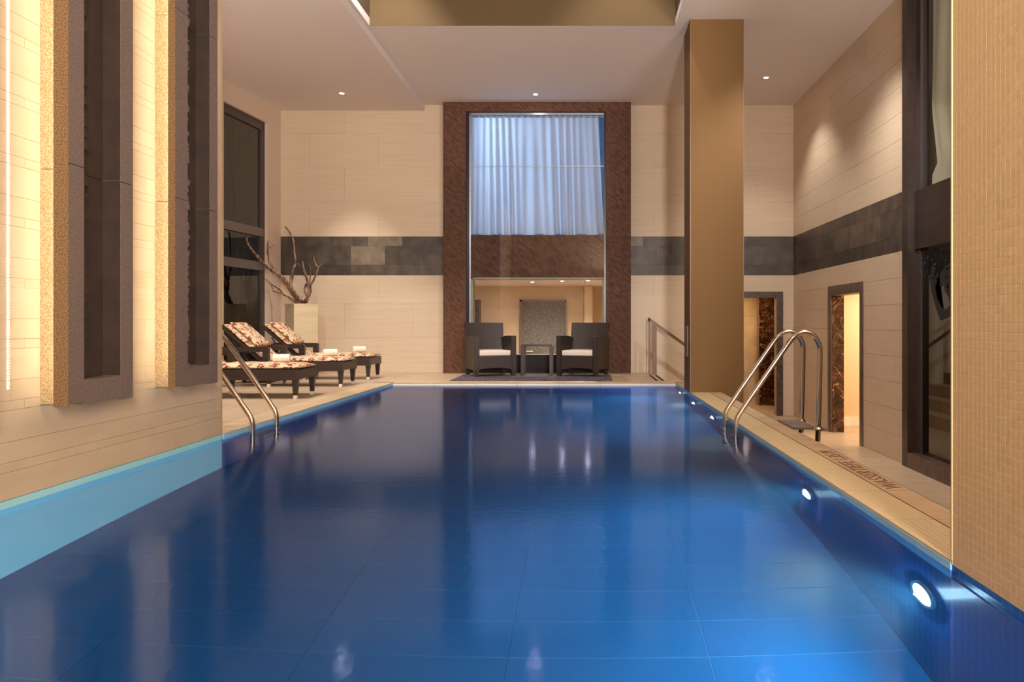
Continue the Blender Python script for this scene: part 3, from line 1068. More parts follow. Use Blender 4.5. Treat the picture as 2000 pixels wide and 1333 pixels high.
# ---- doorway in the back wall (right of the column)
d3 = bpy.data.objects.new('door_3', None); COL.objects.link(d3); d3['kind'] = 'structure'
tag(d3, 'dark marble framed doorway in the back wall beside the column', 'door')
for i, (xa, xb, za, zb) in enumerate(((BDX1 + 0.001, BDX1 + 0.11, ZF, BDZ + 0.105), (BDX0 - 0.1, BDX0 - 0.001, ZF, BDZ + 0.105), (BDX0 - 0.001, BDX1 + 0.001, BDZ + 0.001, BDZ + 0.105))):
    bm = BM(); box(bm, xa, xb, DB - 0.05, DB + 0.05, za, zb, 0.004)
    finish('jamb' if i < 2 else 'lintel', bm, M['stonetrim'], d3)
bm = BM(); box(bm, 3.395, 4.2, 15.4, 15.6, ZF, 1.6); struct('wall_marble', bm, M['marble'], 'dark veined marble slab inside the back doorway')
bm = BM(); box(bm, 1.3, 4.3, 15.9, 16.0, ZF, 1.6); box(bm, 4.2, 4.3, DB + 0.14, 16, ZF, 1.6)
struct('wall_corridor', bm, pm('travertine', rgb(224, 196, 156), 0.5, col2=rgb(206, 172, 130), scale=4, detail=8), 'glowing travertine wall inside the back doorway')
bm = BM(); box(bm, 1.3, 4.3, DB + 0.141, 16, 1.6, 1.7); struct('ceiling', bm, M['ceil'], 'low ceiling inside the back doorway')
bm = BM(); box(bm, 2.95, 3.14, 15.6, 15.75, 0.3 - 0.75, 0.12); struct('trim_5', bm, M['marble'], 'small marble block low inside the back doorway')

# ---- doorway in the right wall
d4 = bpy.data.objects.new('door_4', None); COL.objects.link(d4); d4['kind'] = 'structure'
tag(d4, 'marble lined open doorway in the right wall', 'door')
for i, (ya, yb, za, zb) in enumerate(((R2Y0 - 0.12, R2Y0 - 0.001, ZF, R2Z + 0.14), (R2Y1 + 0.001, R2Y1 + 0.12, ZF, R2Z + 0.14), (R2Y0 - 0.001, R2Y1 + 0.001, R2Z + 0.001, R2Z + 0.14))):
    bm = BM(); box(bm, XRW - 0.012, XRW + 0.16, ya, yb, za, zb, 0.003)
    finish('jamb' if i < 2 else 'lintel', bm, M['stonetrim'], d4)
bm = BM(); box(bm, XRW + 0.01, XRW + 0.185, R2Y1 - 0.022, R2Y1, ZF, R2Z); finish('marble_lining', bm, M['marble'], d4)
bm = BM()
box(bm, XRW + 0.18, 6.2, 12.45, 12.55, ZF, 1.6); box(bm, 6.1, 6.2, 9.6, 12.5, ZF, 1.6); box(bm, XRW + 0.18, 6.2, 9.6, 9.7, ZF, 1.6)
struct('wall_room', bm, pm('warm_plaster', rgb(226, 206, 168), 0.8), 'cream walls of the bright room through the right doorway')
bm = BM(); box(bm, XRW + 0.18, 6.2, 9.6, 12.5, 1.6, 1.7); struct('ceiling', bm, M['ceil'], 'ceiling of the bright room through the right doorway')
bm = BM(); box(bm, XRW + 0.185, 6.1, 12.43, 12.449, ZF, ZF + 0.13); o = finish('baseboard_back', bm, M['white']); o['kind'] = 'structure'
tag(o, 'white skirting board seen through the right doorway', 'baseboard')

# ---- big dark framed window in the right wall
w3 = bpy.data.objects.new('window_3', None); COL.objects.link(w3); w3['kind'] = 'structure'
tag(w3, 'tall dark bronze framed window in the right wall', 'window')
bm = BM()
box(bm, XRW - 0.03, XRW + 0.12, 8.82, 8.97, ZF, ZC - 0.002)
finish('jamb', bm, M['bronze'], w3)
bm = BM(); box(bm, XRW - 0.03, XRW + 0.12, WY0 - 0.1, WY0 + 0.05, ZF, ZC - 0.002); finish('jamb', bm, M['bronze'], w3)
bm = BM(); box(bm, XRW - 0.03, XRW + 0.30, WY0, 8.82, ZF, ZF + 0.17); finish('sill', bm, M['stonetrim'], w3)
bm = BM(); box(bm, XRW + 0.05, XRW + 0.25, WY0, 8.82, 1.69, 2.34); finish('spandrel', bm, M['bronze'], w3)
bm = BM(); box(bm, XRW + 0.07, XRW + 0.14, 8.71, 8.82, ZF + 0.17, ZC - 0.002); finish('inner_post', bm, M['frame_dark'], w3)
bm = BM(); box(bm, XRW + 0.09, XRW + 0.10, WY0, 8.71, ZF + 0.17, 1.69); finish('pane', bm, M['darkglass'], w3)
bm = BM(); box(bm, XRW + 0.09, XRW + 0.10, WY0, 8.71, 2.34, ZC - 0.002); finish('pane', bm, M['glass'], w3)
# leaf shaped pattern on the lower pane
bm = BM()
def wpt(px, py):
    X = XRW + 0.086
    D = F * X / (px - CX)
    return (D, CH + (CY - py) / F * D)
def poly_on_pane(bm, pxs):
    pts = [wpt(*p) for p in pxs]
    a = [bm.verts.new((XRW + 0.082, d, zz)) for d, zz in pts]
    b = [bm.verts.new((XRW + 0.089, d, zz)) for d, zz in pts]
    bm.faces.new(a); bm.faces.new(b[::-1])
    n = len(a)
    for i in range(n):
        bm.faces.new((a[i], a[(i + 1) % n], b[(i + 1) % n], b[i]))
poly_on_pane(bm, [(1817, 545), (1820, 520), (1825, 520), (1826, 545), (1832, 532), (1832, 548), (1827, 560), (1832, 585), (1841, 603), (1848, 606), (1856, 596), (1862, 590), (1862, 612), (1854, 618), (1837, 626), (1828, 600), (1820, 568)])
poly_on_pane(bm, [(1838, 534), (1846, 522), (1858, 512), (1866, 510), (1866, 590), (1856, 596), (1853, 580), (1846, 570), (1843, 552), (1837, 548)])
rl = random.Random(11)
for k in range(42):
    px = rl.uniform(1801, 1852); py = 487 + rl.random() ** 1.6 * 75
    a = rl.uniform(0.8, 2.2); b = rl.uniform(1.2, 4.5)
    poly_on_pane(bm, [(px - a, py), (px, py - b), (px + a, py), (px, py + b)])
bmesh.ops.triangulate(bm, faces=bm.faces)
finish('leaf_motif', bm, M['black'], w3)
# curtain in the upper pane
bm = BM()
rows = []
for j in range(21):
    v = j / 20
    zz = 4.60 - v * (4.60 - 2.38)
    edge = 8.60 + 0.12 * v if v < 0.62 else 8.675 - (v - 0.62) * 0.55
    if v > 0.93: edge = 8.64
    row = []
    for i in range(61):
        u = i / 60
        row.append(bm.verts.new((XRW + 0.165 + 0.018 * math.sin(u * 44 + math.sin(v * 3)), edge - u * (edge - 6.4), zz)))
    rows.append(row)
for j in range(20):
    for i in range(60):
        bm.faces.new((rows[j][i], rows[j][i + 1], rows[j + 1][i + 1], rows[j + 1][i]))
c2 = finish('curtain', bm, M['curtain2'], smooth=True)
tag(c2, 'pale olive curtain behind the upper pane of the right window', 'curtain')
bm = BM()
box(bm, XRW + 0.6, XRW + 0.7, WY0 - 0.3, 9.3, ZF, ZC); box(bm, XRW + 0.12, XRW + 0.7, 9.0, 9.1, ZF, ZC); box(bm, XRW + 0.12, XRW + 0.7, WY0 - 0.4, WY0 - 0.3, ZF, ZC)
struct('wall_outside', bm, M['night'], 'dark wall outside the right window')

# closing walls behind the viewer
bm = BM()
box(bm, -3.2, XRW + 0.2, D0 - 0.25, D0 - 0.15, WD, 6.1)
struct('wall_front', bm, M['cream_grout'], 'cream wall behind the viewer')
bm = BM(); box(bm, -6.7, -3.0, 4.9, 5.0, 0, ZL); struct('wall_side', bm, M['plaster'], 'plaster wall closing the deck behind the stone wall')

# ================================================================ STONE WALL PANELS
def stone_panel(d, label, far, n0, n1):
    """d = near edge of the front slab; far = far end"""
    t = thing('stone_wall_panel', label, 'wall panel', (XS, d, 0.446), 0, 'backlit stone panels on the left wall')
    off = Vector((XS, d, 0.446))
    def fin(name, bm, m):
        bmesh.ops.translate(bm, verts=bm.verts, vec=-off)
        o = finish(name, bm, m, t); return o
    ztop = 4.60
    zj = [0.446, 1.676, 2.91, 4.14, ztop]
    XF = -2.623 if d < 4.5 else -2.652
    XB = -2.698
    for a, b in zip(zj, zj[1:]):
        g = 0.0015
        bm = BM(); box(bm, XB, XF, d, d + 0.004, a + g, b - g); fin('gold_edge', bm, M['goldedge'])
        bm = BM(); box(bm, XS + 0.001, XB, d + 0.115, d + 0.16, a + g, b - g); fin('side_block', bm, M['goldstone'])
        bm = BM(); box(bm, XB, XF, d + 0.004, n0, a + g + 0.008, b - g + 0.008 if b < ztop else b, 0.002); fin('stone_block', bm, M['stone'])
        bm = BM(); box(bm, XB - 0.06, XF - 0.001, n1, far, a + g - 0.006, b - g - 0.006 if b < ztop else b, 0.002); fin('stone_block', bm, M['stone'])
        bm = BM(); box(bm, XS + 0.05, XF - 0.10, n0, n1 - 0.004, max(a, 0.575) + g, b - g); box(bm, XF - 0.10, XF - 0.004, n1 - 0.004, n1, max(a, 0.575) + g, b - g); fin('niche_back', bm, M['darkstone'])
        bm = BM(); box(bm, XS + 0.05, XB - 0.061, n1, far - 0.02, a + g, b - g); fin('side_block', bm, M['goldstone'])
    bm = BM(); box(bm, XB - 0.06, XF - 0.001, n0, n1, 0.446, 0.573, 0.002); fin('sill_block', bm, M['stone'])
    # rough broken arris along the niche
    bm = BM()
    rr = random.Random(int(d * 100))
    z = 0.575
    while z < ztop - 0.02:
        h = rr.uniform(0.012, 0.03)
        wdt = 0.045 + rr.uniform(-0.012, 0.012)
        dp = rr.uniform(0.010, 0.028)
        box(bm, XF - 0.09, XF - dp, n0 + 0.0005, n0 + wdt, z, z + h)
        z += h
    o = fin('broken_edge', bm, M['darkstone'] if d < 4.5 else M['stone']); o['kind'] = 'stuff'
    # led strips: one facing the wall behind the front slab, one under the box
    bm = BM()
    z = 0.53
    while z < ztop - 0.05:
        box(bm, XB - 0.012, XB - 0.006, d + 0.070, d + 0.082, z, z + 0.008)
        z += 0.0145
    o = fin('led_strip', bm, M['led']); o['kind'] = 'stuff'; o['label'] = 'warm led strip'
    bm = BM(); box(bm, XB - 0.006, XB - 0.0005, d + 0.066, d + 0.086, 0.50, ztop - 0.03); fin('led_carrier', bm, M['cap'])
    bm = BM(); box(bm, XS + 0.035, XS + 0.055, n0 + 0.04, far - 0.03, 0.520, 0.526); fin('led_strip', bm, M['led_low'])
    return t
stone_panel(4.0, 'nearer dark stone panel with gold lit edge on the left wall', 4.576, 4.128, 4.455)
stone_panel(5.10, 'farther stone panel with serrated niche edge on the left wall', 5.69, 5.26, 5.574)
stone_panel(2.90, 'stone panel just outside the left picture edge', 3.48, 3.03, 3.36)

# ================================================================ DOWNLIGHTS
def downlight(loc, label, power, cone=80, aimto=None, blend=0.6, group='recessed ceiling downlights'):
    t = thing('downlight', label, 'ceiling light', loc, 0, group)
    bm = BM(); lathe(bm, [(0.038, 0.001), (0.040, -0.004), (0.055, -0.005), (0.057, 0.0)], (0, 0, 0)); finish('rim', bm, M['cap'], t, smooth=True)
    bm = BM(); disc(bm, (0, 0, -0.0015), 0.034); finish('lens', bm, M['lamp'], t)
    l = light('lamp', 'SPOT', (loc[0], loc[1], loc[2] - 0.03), power, WARM2, spot_size=math.radians(cone), spot_blend=blend, shadow_soft_size=0.03)
    if aimto: aim(l, aimto)
    return t
downlight((-0.825, 13.1, ZC), 'bright ceiling downlight above the curtained window', 70, 56)
downlight((2.80, 12.2, ZC), 'bright ceiling downlight to the right of the column', 130, 105)
downlight((-3.92, 12.7, ZL), 'small ceiling downlight over the lounger deck', 360, 66, None, 0.6)
for i, (x, y) in enumerate(((-1.04, 15.5), (-0.44, 15.1), (0.05, 14.9))):
    downlight((x, y, 1.663), ('left', 'middle', 'right')[i] + ' ceiling spot in the room behind the central window', 105, 150, group='spots in the room behind the window')

# ================================================================ POOL LAMPS
for i, (px, D) in enumerate(((1805, 3.14), (1580, 4.74), (1393, 8.15), (1357, 9.50), (1330, 10.8), (2500, 1.54), (2500, -0.06))):  # last two are unseen, added to light the near left pool wall
    x = XR(D)
    lab = ('nearest round pool lamp glowing white under water', 'second round pool lamp from the viewer under water',
           'third round pool lamp just beyond the right ladder', 'fourth round pool lamp in front of the column', 'farthest small pool lamp near the column corner', 'extra unseen pool lamp added under the mosaic pier', 'extra unseen pool lamp added behind the viewer')[i]
    t = thing('pool_lamp', lab, 'pool light', (x, D, -0.56), 0, 'underwater lamps in the right pool wall')
    bm = BM(); lathe(bm, [(0.084, 0.0), (0.098, -0.016), (0.106, -0.012), (0.110, 0.0)], (0, 0, 0), 'x'); finish('rim', bm, M['chrome'], t, smooth=True)
    bm = BM()
    rings = lathe(bm, [(0.084, -0.010), (0.055, -0.020), (0.015, -0.024)], (0, 0, 0), 'x'); bm.faces.new(rings[-1])
    finish('lens', bm, M['poolglow'], t, smooth=True)
    l = light('lamp', 'SPOT', (x - 0.032, D, -0.56), 110 if i in (0, 1) else 100 if i < 5 else 230, (0.66, 0.87, 1.0), spot_size=math.radians(160), spot_blend=1.0, shadow_soft_size=0.01)
    aim(l, (x - 3.0, D, -0.9))
    light('lamp_glow', 'POINT', (x - 0.030, D, -0.56), 12, (0.62, 0.84, 1.0), shadow_soft_size=0.003)

# ================================================================ LADDERS
def ladder(sign, label, xe):
    """sign=+1: posts stand on +x side. local u = distance outwards from the pool edge"""
    t = thing('pool_ladder', label, 'pool ladder', (xe, 6.45, 0), 0, 'stainless steel pool ladders')
    prof = [(-0.115, -0.95), (-0.115, 0.02), (-0.110, 0.075), (-0.085, 0.125), (0.29, 0.665), (0.34, 0.735), (0.40, 0.785), (0.46, 0.80), (0.52, 0.775), (0.57, 0.70), (0.578, 0.63), (0.560, 0.0), (0.557, -0.10 if sign > 0 else 0.0)]
    for y in (0.0, 0.50):
        bm = BM()
        pts = [(sign * u, y, z) for u, z in prof]
        tube(bm, smooth_path(pts, it=2), 0.021, 14)
        finish('rail', bm, M['steel'], t, smooth=True)
    for z in (-0.12, -0.38, -0.64):
        bm = BM(); box(bm, sign * -0.115 - 0.04, sign * -0.115 + 0.04, 0.0, 0.50, z - 0.012, z + 0.012, 0.006)
        finish('tread', bm, M['strip'] if False else M['chrome'], t)
    if sign > 0:
        bm = BM(); box(bm, 0.355, 0.55, 0.0, 0.52, -0.004, 0.016, 0.003); box(bm, 0.54, 0.625, -0.02, 0.02, -0.012, 0.010, 0.002)
        finish('bracket_plate', bm, M['frame_grey'], t)
    for y in (0.0, 0.5):
        bm = BM(); c = (sign * 0.558, y, 0.0)
        lathe(bm, [(0.022, 0.022), (0.036, 0.016), (0.040, 0.0)], c); finish('flange', bm, M['steel'], t, smooth=True)
    return t
ladder(+1, 'steel pool ladder with arched rails on the right coping', 1.345)
ladder(-1, 'steel pool ladder on the left beside the stone wall', -2.835)

# ================================================================ HANDRAIL AT THE STAIRS
t = thing('stair_handrail', 'brown flat bar handrail sloping down behind the column', 'handrail', (1.07, 13.2, 0))
bm = BM(); box(bm, -0.012, 0.012, -0.02, 0.02, 0, 0.94); finish('post', bm, M['woodrail'], t)
bm = BM(); box(bm, 0.055, 0.125, -0.015, 0.015, 0, 0.88); finish('post', bm, M['woodrail'], t)
bm = BM(); extr(bm, [(-0.015, 0.965), (-0.015, 0.905), (1.3, -0.035), (1.3, 0.025)], 'y', -0.02, 0.02); finish('rail', bm, M['woodrail'], t)
bm = BM(); box(bm, 1.22, 1.29, -0.015, 0.015, ZF, 0.0); finish('post', bm, M['woodrail'], t)

# ================================================================ RUG, CHAIRS, SIDE TABLE
bm = BM(); box(bm, -2.02, 0.41, 11.74, 13.10, 0.0005, 0.009, 0.003)
rug = finish('rug', bm, M['rugm']); tag(rug, 'thin dark speckled rug under the two armchairs', 'rug')
ZR = 0.009
def armchair():
    t = thing('wicker_armchair', 'left dark wicker armchair with white seat cushion facing the pool', 'armchair', (0, 0, ZR), 0, 'wicker armchairs at the far pool end')
    W, Dp = 0.35, 0.35
    bm = BM()
    extr(bm, [(-W + 0.07, 0.10), (-W + 0.13, 0.125), (0, 0.135), (W - 0.13, 0.125), (W - 0.07, 0.10), (W - 0.07, 0.325), (-W + 0.07, 0.325)], 'y', -Dp, Dp - 0.06)
    finish('seat_base', bm, M['wicker'], t)
    for s in (-1, 1):
        bm = BM()
        pts = [(-Dp, 0.10), (-Dp, 0.635), (-Dp + 0.02, 0.65), (0.0, 0.645), (Dp * 0.8, 0.61), (Dp, 0.60), (Dp - 0.03, 0.10)]
        xa, xb = (-W, -W + 0.085) if s < 0 else (W - 0.085, W)
        extr(bm, pts, 'x', xa, xb)
        es = [e for e in bm.edges]
        bmesh.ops.bevel(bm, geom=es, offset=0.008, segments=2, affect='EDGES')
        finish('arm', bm, M['wicker'], t)
    # flaring backrest
    bm = BM()
    n = 10
    A, B = [], []
    for j in range(n + 1):
        v = j / n
        z = 0.30 + v * 0.56
        hw = 0.28 + 0.055 * v
        y = Dp - 0.20 + 0.27 * v
        ra, rb = [], []
        for i in range(9):
            u = i / 8 * 2 - 1
            cur_ = 0.035 * (u * u) * -1
            ra.append(bm.verts.new((u * hw, y + cur_, z)))
            rb.append(bm.verts.new((u * hw, y + cur_ + 0.045, z - 0.004)))
        A.append(ra); B.append(rb)
    for j in range(n):
        for i in range(8):
            bm.faces.new((A[j][i], A[j][i + 1], A[j + 1][i + 1], A[j + 1][i]))
            bm.faces.new((B[j][i + 1], B[j][i], B[j + 1][i], B[j + 1][i + 1]))
        bm.faces.new((A[j][0], A[j + 1][0], B[j + 1][0], B[j][0]))
        bm.faces.new((A[j][8], B[j][8], B[j + 1][8], A[j + 1][8]))
    for i in range(8):
        bm.faces.new((A[n][i], A[n][i + 1], B[n][i + 1], B[n][i]))
        bm.faces.new((A[0][i + 1], A[0][i], B[0][i], B[0][i + 1]))
    finish('backrest', bm, M['wicker'], t)
    bm = BM(); box(bm, -W + 0.09, W - 0.09, -Dp + 0.015, Dp - 0.13, 0.326, 0.415, 0.022)
    finish('seat_cushion', bm, M['cushion'], t, smooth=True)
    for sx in (-1, 1):
        for sy in (-1, 1):
            bm = BM()
            x = sx * (W - 0.042); y = -Dp + 0.045 if sy < 0 else Dp - 0.075
            a = 0.040; b = 0.030
            vs = [bm.verts.new((x + p * a, y + q * a, 0.10)) for p, q in ((-1, -1), (1, -1), (1, 1), (-1, 1))]
            vs2 = [bm.verts.new((x + p * b, y + q * b, 0.0)) for p, q in ((-1, -1), (1, -1), (1, 1), (-1, 1))]
            bm.faces.new(vs[::-1]); bm.faces.new(vs2)
            for k in range(4):
                bm.faces.new((vs[k], vs[(k + 1) % 4], vs2[(k + 1) % 4], vs2[k]))
            finish('leg', bm, M['wicker'], t)
    return t
ch = armchair()
ch.location = (-1.57, 12.98, ZR); ch.rotation_euler = (0, 0, math.radians(22))
c2 = copy_tree(ch)
c2.location = (-0.03, 12.98, ZR); c2.rotation_euler = (0, 0, math.radians(-18))
c2['label'] = 'right dark wicker armchair with white seat cushion beside the granite pier'

t = thing('side_table', 'small dark square side table between the two armchairs', 'side table', (-0.79, 13.03, ZR))
bm = BM(); box(bm, -0.258, 0.258, -0.22, 0.22, 0.475, 0.497, 0.003); finish('table_frame', bm, M['bronze'], t)
bm = BM(); box(bm, -0.25, 0.25, -0.212, 0.212, 0.497, 0.503); finish('table_top', bm, pm('smoked_glass', rgb(60, 56, 54), 0.08), t)
for sx in (-1, 1):
    for sy in (-1, 1):
        bm = BM(); x = sx * 0.232; y = sy * 0.195; box(bm, x - 0.025, x + 0.025, y - 0.025, y + 0.025, 0, 0.475, 0.002); finish('leg', bm, M['bronze'], t)

# ================================================================ LOUNGERS
def pillow_mesh(bm, x0, x1, y0, y1, z0, z1, nx=14, ny=8, wav=0.006, seed=1, tuft=False):
    """soft pad: closed, bulging"""
    r = random.Random(seed)
    top, bot = [], []
    for i in range(nx + 1):
        ta, ba = [], []
        for j in range(ny + 1):
            u, v = i / nx, j / ny
            e = min(1, 6 * min(u, 1 - u)) * min(1, 5 * min(v, 1 - v))
            e = e ** 0.5
            ed = wav * math.sin(u * 40 + seed) if j in (0, ny) else 0
            zz = z0 + (z1 - z0) * (0.45 + 0.55 * e) + (0.004 * math.sin(u * 31 + v * 13))
            X = x0 + u * (x1 - x0); Y = y0 + v * (y1 - y0) + ed
            ta.append(bm.verts.new((X, Y, zz)))
            ba.append(bm.verts.new((X, Y, z0 + (z1 - z0) * 0.22 * (1 - e))))
        top.append(ta); bot.append(ba)
    for i in range(nx):
        for j in range(ny):
            bm.faces.new((top[i][j], top[i + 1][j], top[i + 1][j + 1], top[i][j + 1]))
            bm.faces.new((bot[i][j + 1], bot[i + 1][j + 1], bot[i + 1][j], bot[i][j]))
        bm.faces.new((top[i][0], bot[i][0], bot[i + 1][0], top[i + 1][0]))
        bm.faces.new((top[i][ny], top[i + 1][ny], bot[i + 1][ny], bot[i][ny]))
    for j in range(ny):
        bm.faces.new((top[0][j], top[0][j + 1], bot[0][j + 1], bot[0][j]))
        bm.faces.new((top[nx][j], bot[nx][j], bot[nx][j + 1], top[nx][j + 1]))

def lounger():
    """local x=0 at foot end, head towards -x"""
    t = thing('sun_lounger', 'nearest dark wicker sun lounger with floral pad, foot behind the left ladder', 'sun lounger', (0, 0, 0), 0, 'wicker sun loungers on the left deck')
    HW = 0.305
    bm = BM()
    for s in (-1, 1):
        box(bm, -1.86, 0.0, s * HW - 0.025, s * HW + 0.025, 0.215, 0.335, 0.006)
    for x in (-1.86, -1.10, -0.04):
        box(bm, x, x + 0.04, -HW + 0.025, HW - 0.025, 0.225, 0.33)
    box(bm, -1.08, -0.04, -HW + 0.03, HW - 0.03, 0.30, 0.325)
    finish('frame', bm, M['wicker'], t)
    # backrest frame
    hx, hz = -1.06, 0.32
    ang = math.radians(41)
    Lb = 0.80
    bm = BM()
    box(bm, -Lb, 0, -HW + 0.03, HW - 0.03, -0.045, 0.0, 0.005)
    bmesh.ops.rotate(bm, verts=bm.verts, cent=(0, 0, 0), matrix=Matrix.Rotation(ang, 3, 'Y'))
    bmesh.ops.translate(bm, verts=bm.verts, vec=(hx, 0, hz))
    finish('backrest', bm, M['wicker'], t)
    bm = BM(); pillow_mesh(bm, -1.06, -0.01, -HW + 0.0, HW - 0.0, 0.336, 0.405, 22, 8)
    finish('seat_pad', bm, M['floral'], t, smooth=True)
    bm = BM(); pillow_mesh(bm, -Lb + 0.03, 0.03, -HW + 0.03, HW - 0.03, 0.002, 0.065, 16, 8, seed=3)
    bmesh.ops.rotate(bm, verts=bm.verts, cent=(0, 0, 0), matrix=Matrix.Rotation(ang, 3, 'Y'))
    bmesh.ops.translate(bm, verts=bm.verts, vec=(hx, 0, hz))
    finish('back_pad', bm, M['floral'], t, smooth=True)
    bm = BM(); pillow_mesh(bm, -Lb + 0.06, -0.26, -HW + 0.07, HW - 0.07, 0.066, 0.125, 12, 8, seed=5, wav=0.003)
    bmesh.ops.rotate(bm, verts=bm.verts, cent=(0, 0, 0), matrix=Matrix.Rotation(ang, 3, 'Y'))
    bmesh.ops.translate(bm, verts=bm.verts, vec=(hx, 0, hz))
    finish('pillow', bm, M['floral'], t, smooth=True)
    for s in (-1, 1):
        bm = BM()
        extr(bm, [(-1.72, 0.335), (-1.72, 0.535), (-1.70, 0.545), (-1.03, 0.545), (-1.00, 0.53), (-1.00, 0.335), (-1.075, 0.335), (-1.085, 0.475), (-1.64, 0.475), (-1.66, 0.335)], 'y', s * (HW + 0.005) - 0.03, s * (HW + 0.005) + 0.03)
        finish('armrest', bm, M['wicker'], t)
    for x in (-0.045, -1.02, -1.80):
        for s in (-1, 1):
            bm = BM()
            a, b = 0.034, 0.021
            y = s * (HW - 0.03)
            v1 = [bm.verts.new((x + p * a, y + q * a, 0.22)) for p, q in ((-1, -1), (1, -1), (1, 1), (-1, 1))]
            v2 = [bm.verts.new((x + p * b, y + q * b, 0.04)) for p, q in ((-1, -1), (1, -1), (1, 1), (-1, 1))]
            bm.faces.new(v1[::-1]); bm.faces.new(v2)
            for k in range(4):
                bm.faces.new((v1[k], v1[(k + 1) % 4], v2[(k + 1) % 4], v2[k]))
            lg = finish('leg', bm, M['wicker'], t)
            bm = BM(); box(bm, x - 0.021, x + 0.021, y - 0.021, y + 0.021, 0.0, 0.04, 0.003)
            finish('foot_cap', bm, M['cap'], lg)
    # support strut behind the backrest
    for yy in (-0.2, 0.2):
        bm = BM(); tube(bm, [(-1.55, yy, 0.64), (-1.30, yy, 0.30)], 0.010, 8)
        finish('strut', bm, M['bronze'], t)
    return t
lo = lounger()
XFOOT = -3.27
lo.location = (XFOOT, 9.30, 0)
for (y, lab) in ((10.97, 'middle wicker sun lounger with raised floral backrest left of the planter'), (12.32, 'farthest wicker sun lounger with floral pad in front of the cream planter')):
    c = copy_tree(lo); c.location = (XFOOT, y, 0); c['label'] = lab

# dark wicker cube tables between the loungers
def cube_table(loc, lab):
    t = thing('lounger_table', lab, 'side table', loc, 0, 'wicker tables between the loungers')
    bm = BM(); box(bm, -0.22, 0.22, -0.20, 0.20, 0.05, 0.40, 0.008); finish('body', bm, M['wicker'], t)
    bm = BM(); box(bm, -0.225, 0.225, -0.205, 0.205, 0.40, 0.425, 0.004); finish('table_top', bm, M['bronze'], t)
    for sx in (-1, 1):
        for sy in (-1, 1):
            bm = BM(); box(bm, sx * 0.19 - 0.02, sx * 0.19 + 0.02, sy * 0.17 - 0.02, sy * 0.17 + 0.02, 0, 0.05); finish('leg', bm, M['wicker'], t)
    return t
cube_table((-4.78, 11.66, 0), 'dark wicker table between the middle and farthest lounger')

# towels: rolled
def towel(loc, lab, rz):
    t = thing('rolled_towel', lab, 'towel', loc, rz, 'white rolled towels on the loungers')
    bm = BM()
    prof = []
    turns = 3.0; n = 60
    for k in range(n + 1):
        a = k / n * turns * 2 * PI
        r = 0.012 + 0.036 * k / n
        prof.append((r * math.cos(a), 0.050 + r * math.sin(a)))
    th = 0.0095
    A = []
    for s, xx in ((0, -0.095), (1, -0.085), (2, 0.085), (3, 0.095)):
        ring = []
        for k, (y, z) in enumerate(prof):
            cy, cz = y, z - 0.050
            rr_ = math.hypot(cy, cz)
            i1 = (rr_ - th / 2) / max(rr_, 1e-5); i2 = (rr_ + th / 2) / max(rr_, 1e-5)
            f = 0.96 if s in (0, 3) else 1.0
            ring.append((bm.verts.new((xx, cy * i1 * f, cz * i1 * f + 0.050)), bm.verts.new((xx, cy * i2 * f, cz * i2 * f + 0.050))))
        A.append(ring)
    for s in range(3):
        for k in range(n):
            bm.faces.new((A[s][k][1], A[s][k + 1][1], A[s + 1][k + 1][1], A[s + 1][k][1]))
            bm.faces.new((A[s][k][0], A[s + 1][k][0], A[s + 1][k + 1][0], A[s][k + 1][0]))
    for s in (0, 3):
        for k in range(n):
            bm.faces.new((A[s][k][0], A[s][k][1], A[s][k + 1][1], A[s][k + 1][0]))
    finish('roll', bm, M['towel'], t, smooth=True)
    return t
towel((-3.58, 9.30, 0.408), 'rolled white towel on the nearest lounger', math.radians(12))
towel((-3.55, 10.97, 0.408), 'rolled white towel on the middle lounger', math.radians(38))
towel((-3.53, 12.32, 0.408), 'rolled white towel on the farthest lounger', math.radians(30))

# ================================================================ PLANTER AND DRIFTWOOD
pc = P(574, 600, 13.05)
wd = 0.405
al = math.radians(40.4)
N_ = Vector((pc.x, 13.05))
e1 = Vector((math.cos(al), math.sin(al))) * wd
e2 = Vector((-math.sin(al), math.cos(al))) * wd
ctr = N_ + (e1 + e2) / 2
t = thing('planter', 'tall square cream planter holding driftwood by the back wall', 'planter', (ctr.x, ctr.y, 0), al)
h = wd / 2
ZP = 1.165
bm = BM()
box(bm, -h, h, -h, h, 0, ZP - 0.0, 0.003)
finish('body', bm, M['planter'], t)
bm = BM()
for (xa, xb, ya, yb) in ((-h, h, -h, -h + 0.03), (-h, h, h - 0.03, h), (-h, -h + 0.03, -h + 0.03, h - 0.03), (h - 0.03, h, -h + 0.03, h - 0.03)):
    box(bm, xa - 0.002, xb + 0.002, ya - 0.002, yb + 0.002, ZP, ZP + 0.022)
finish('rim', bm, M['planter'], t)
bm = BM(); box(bm, -h + 0.031, h - 0.031, -h + 0.031, h - 0.031, ZP, ZP + 0.012); finish('gravel', bm, M['deck_grout'], t)

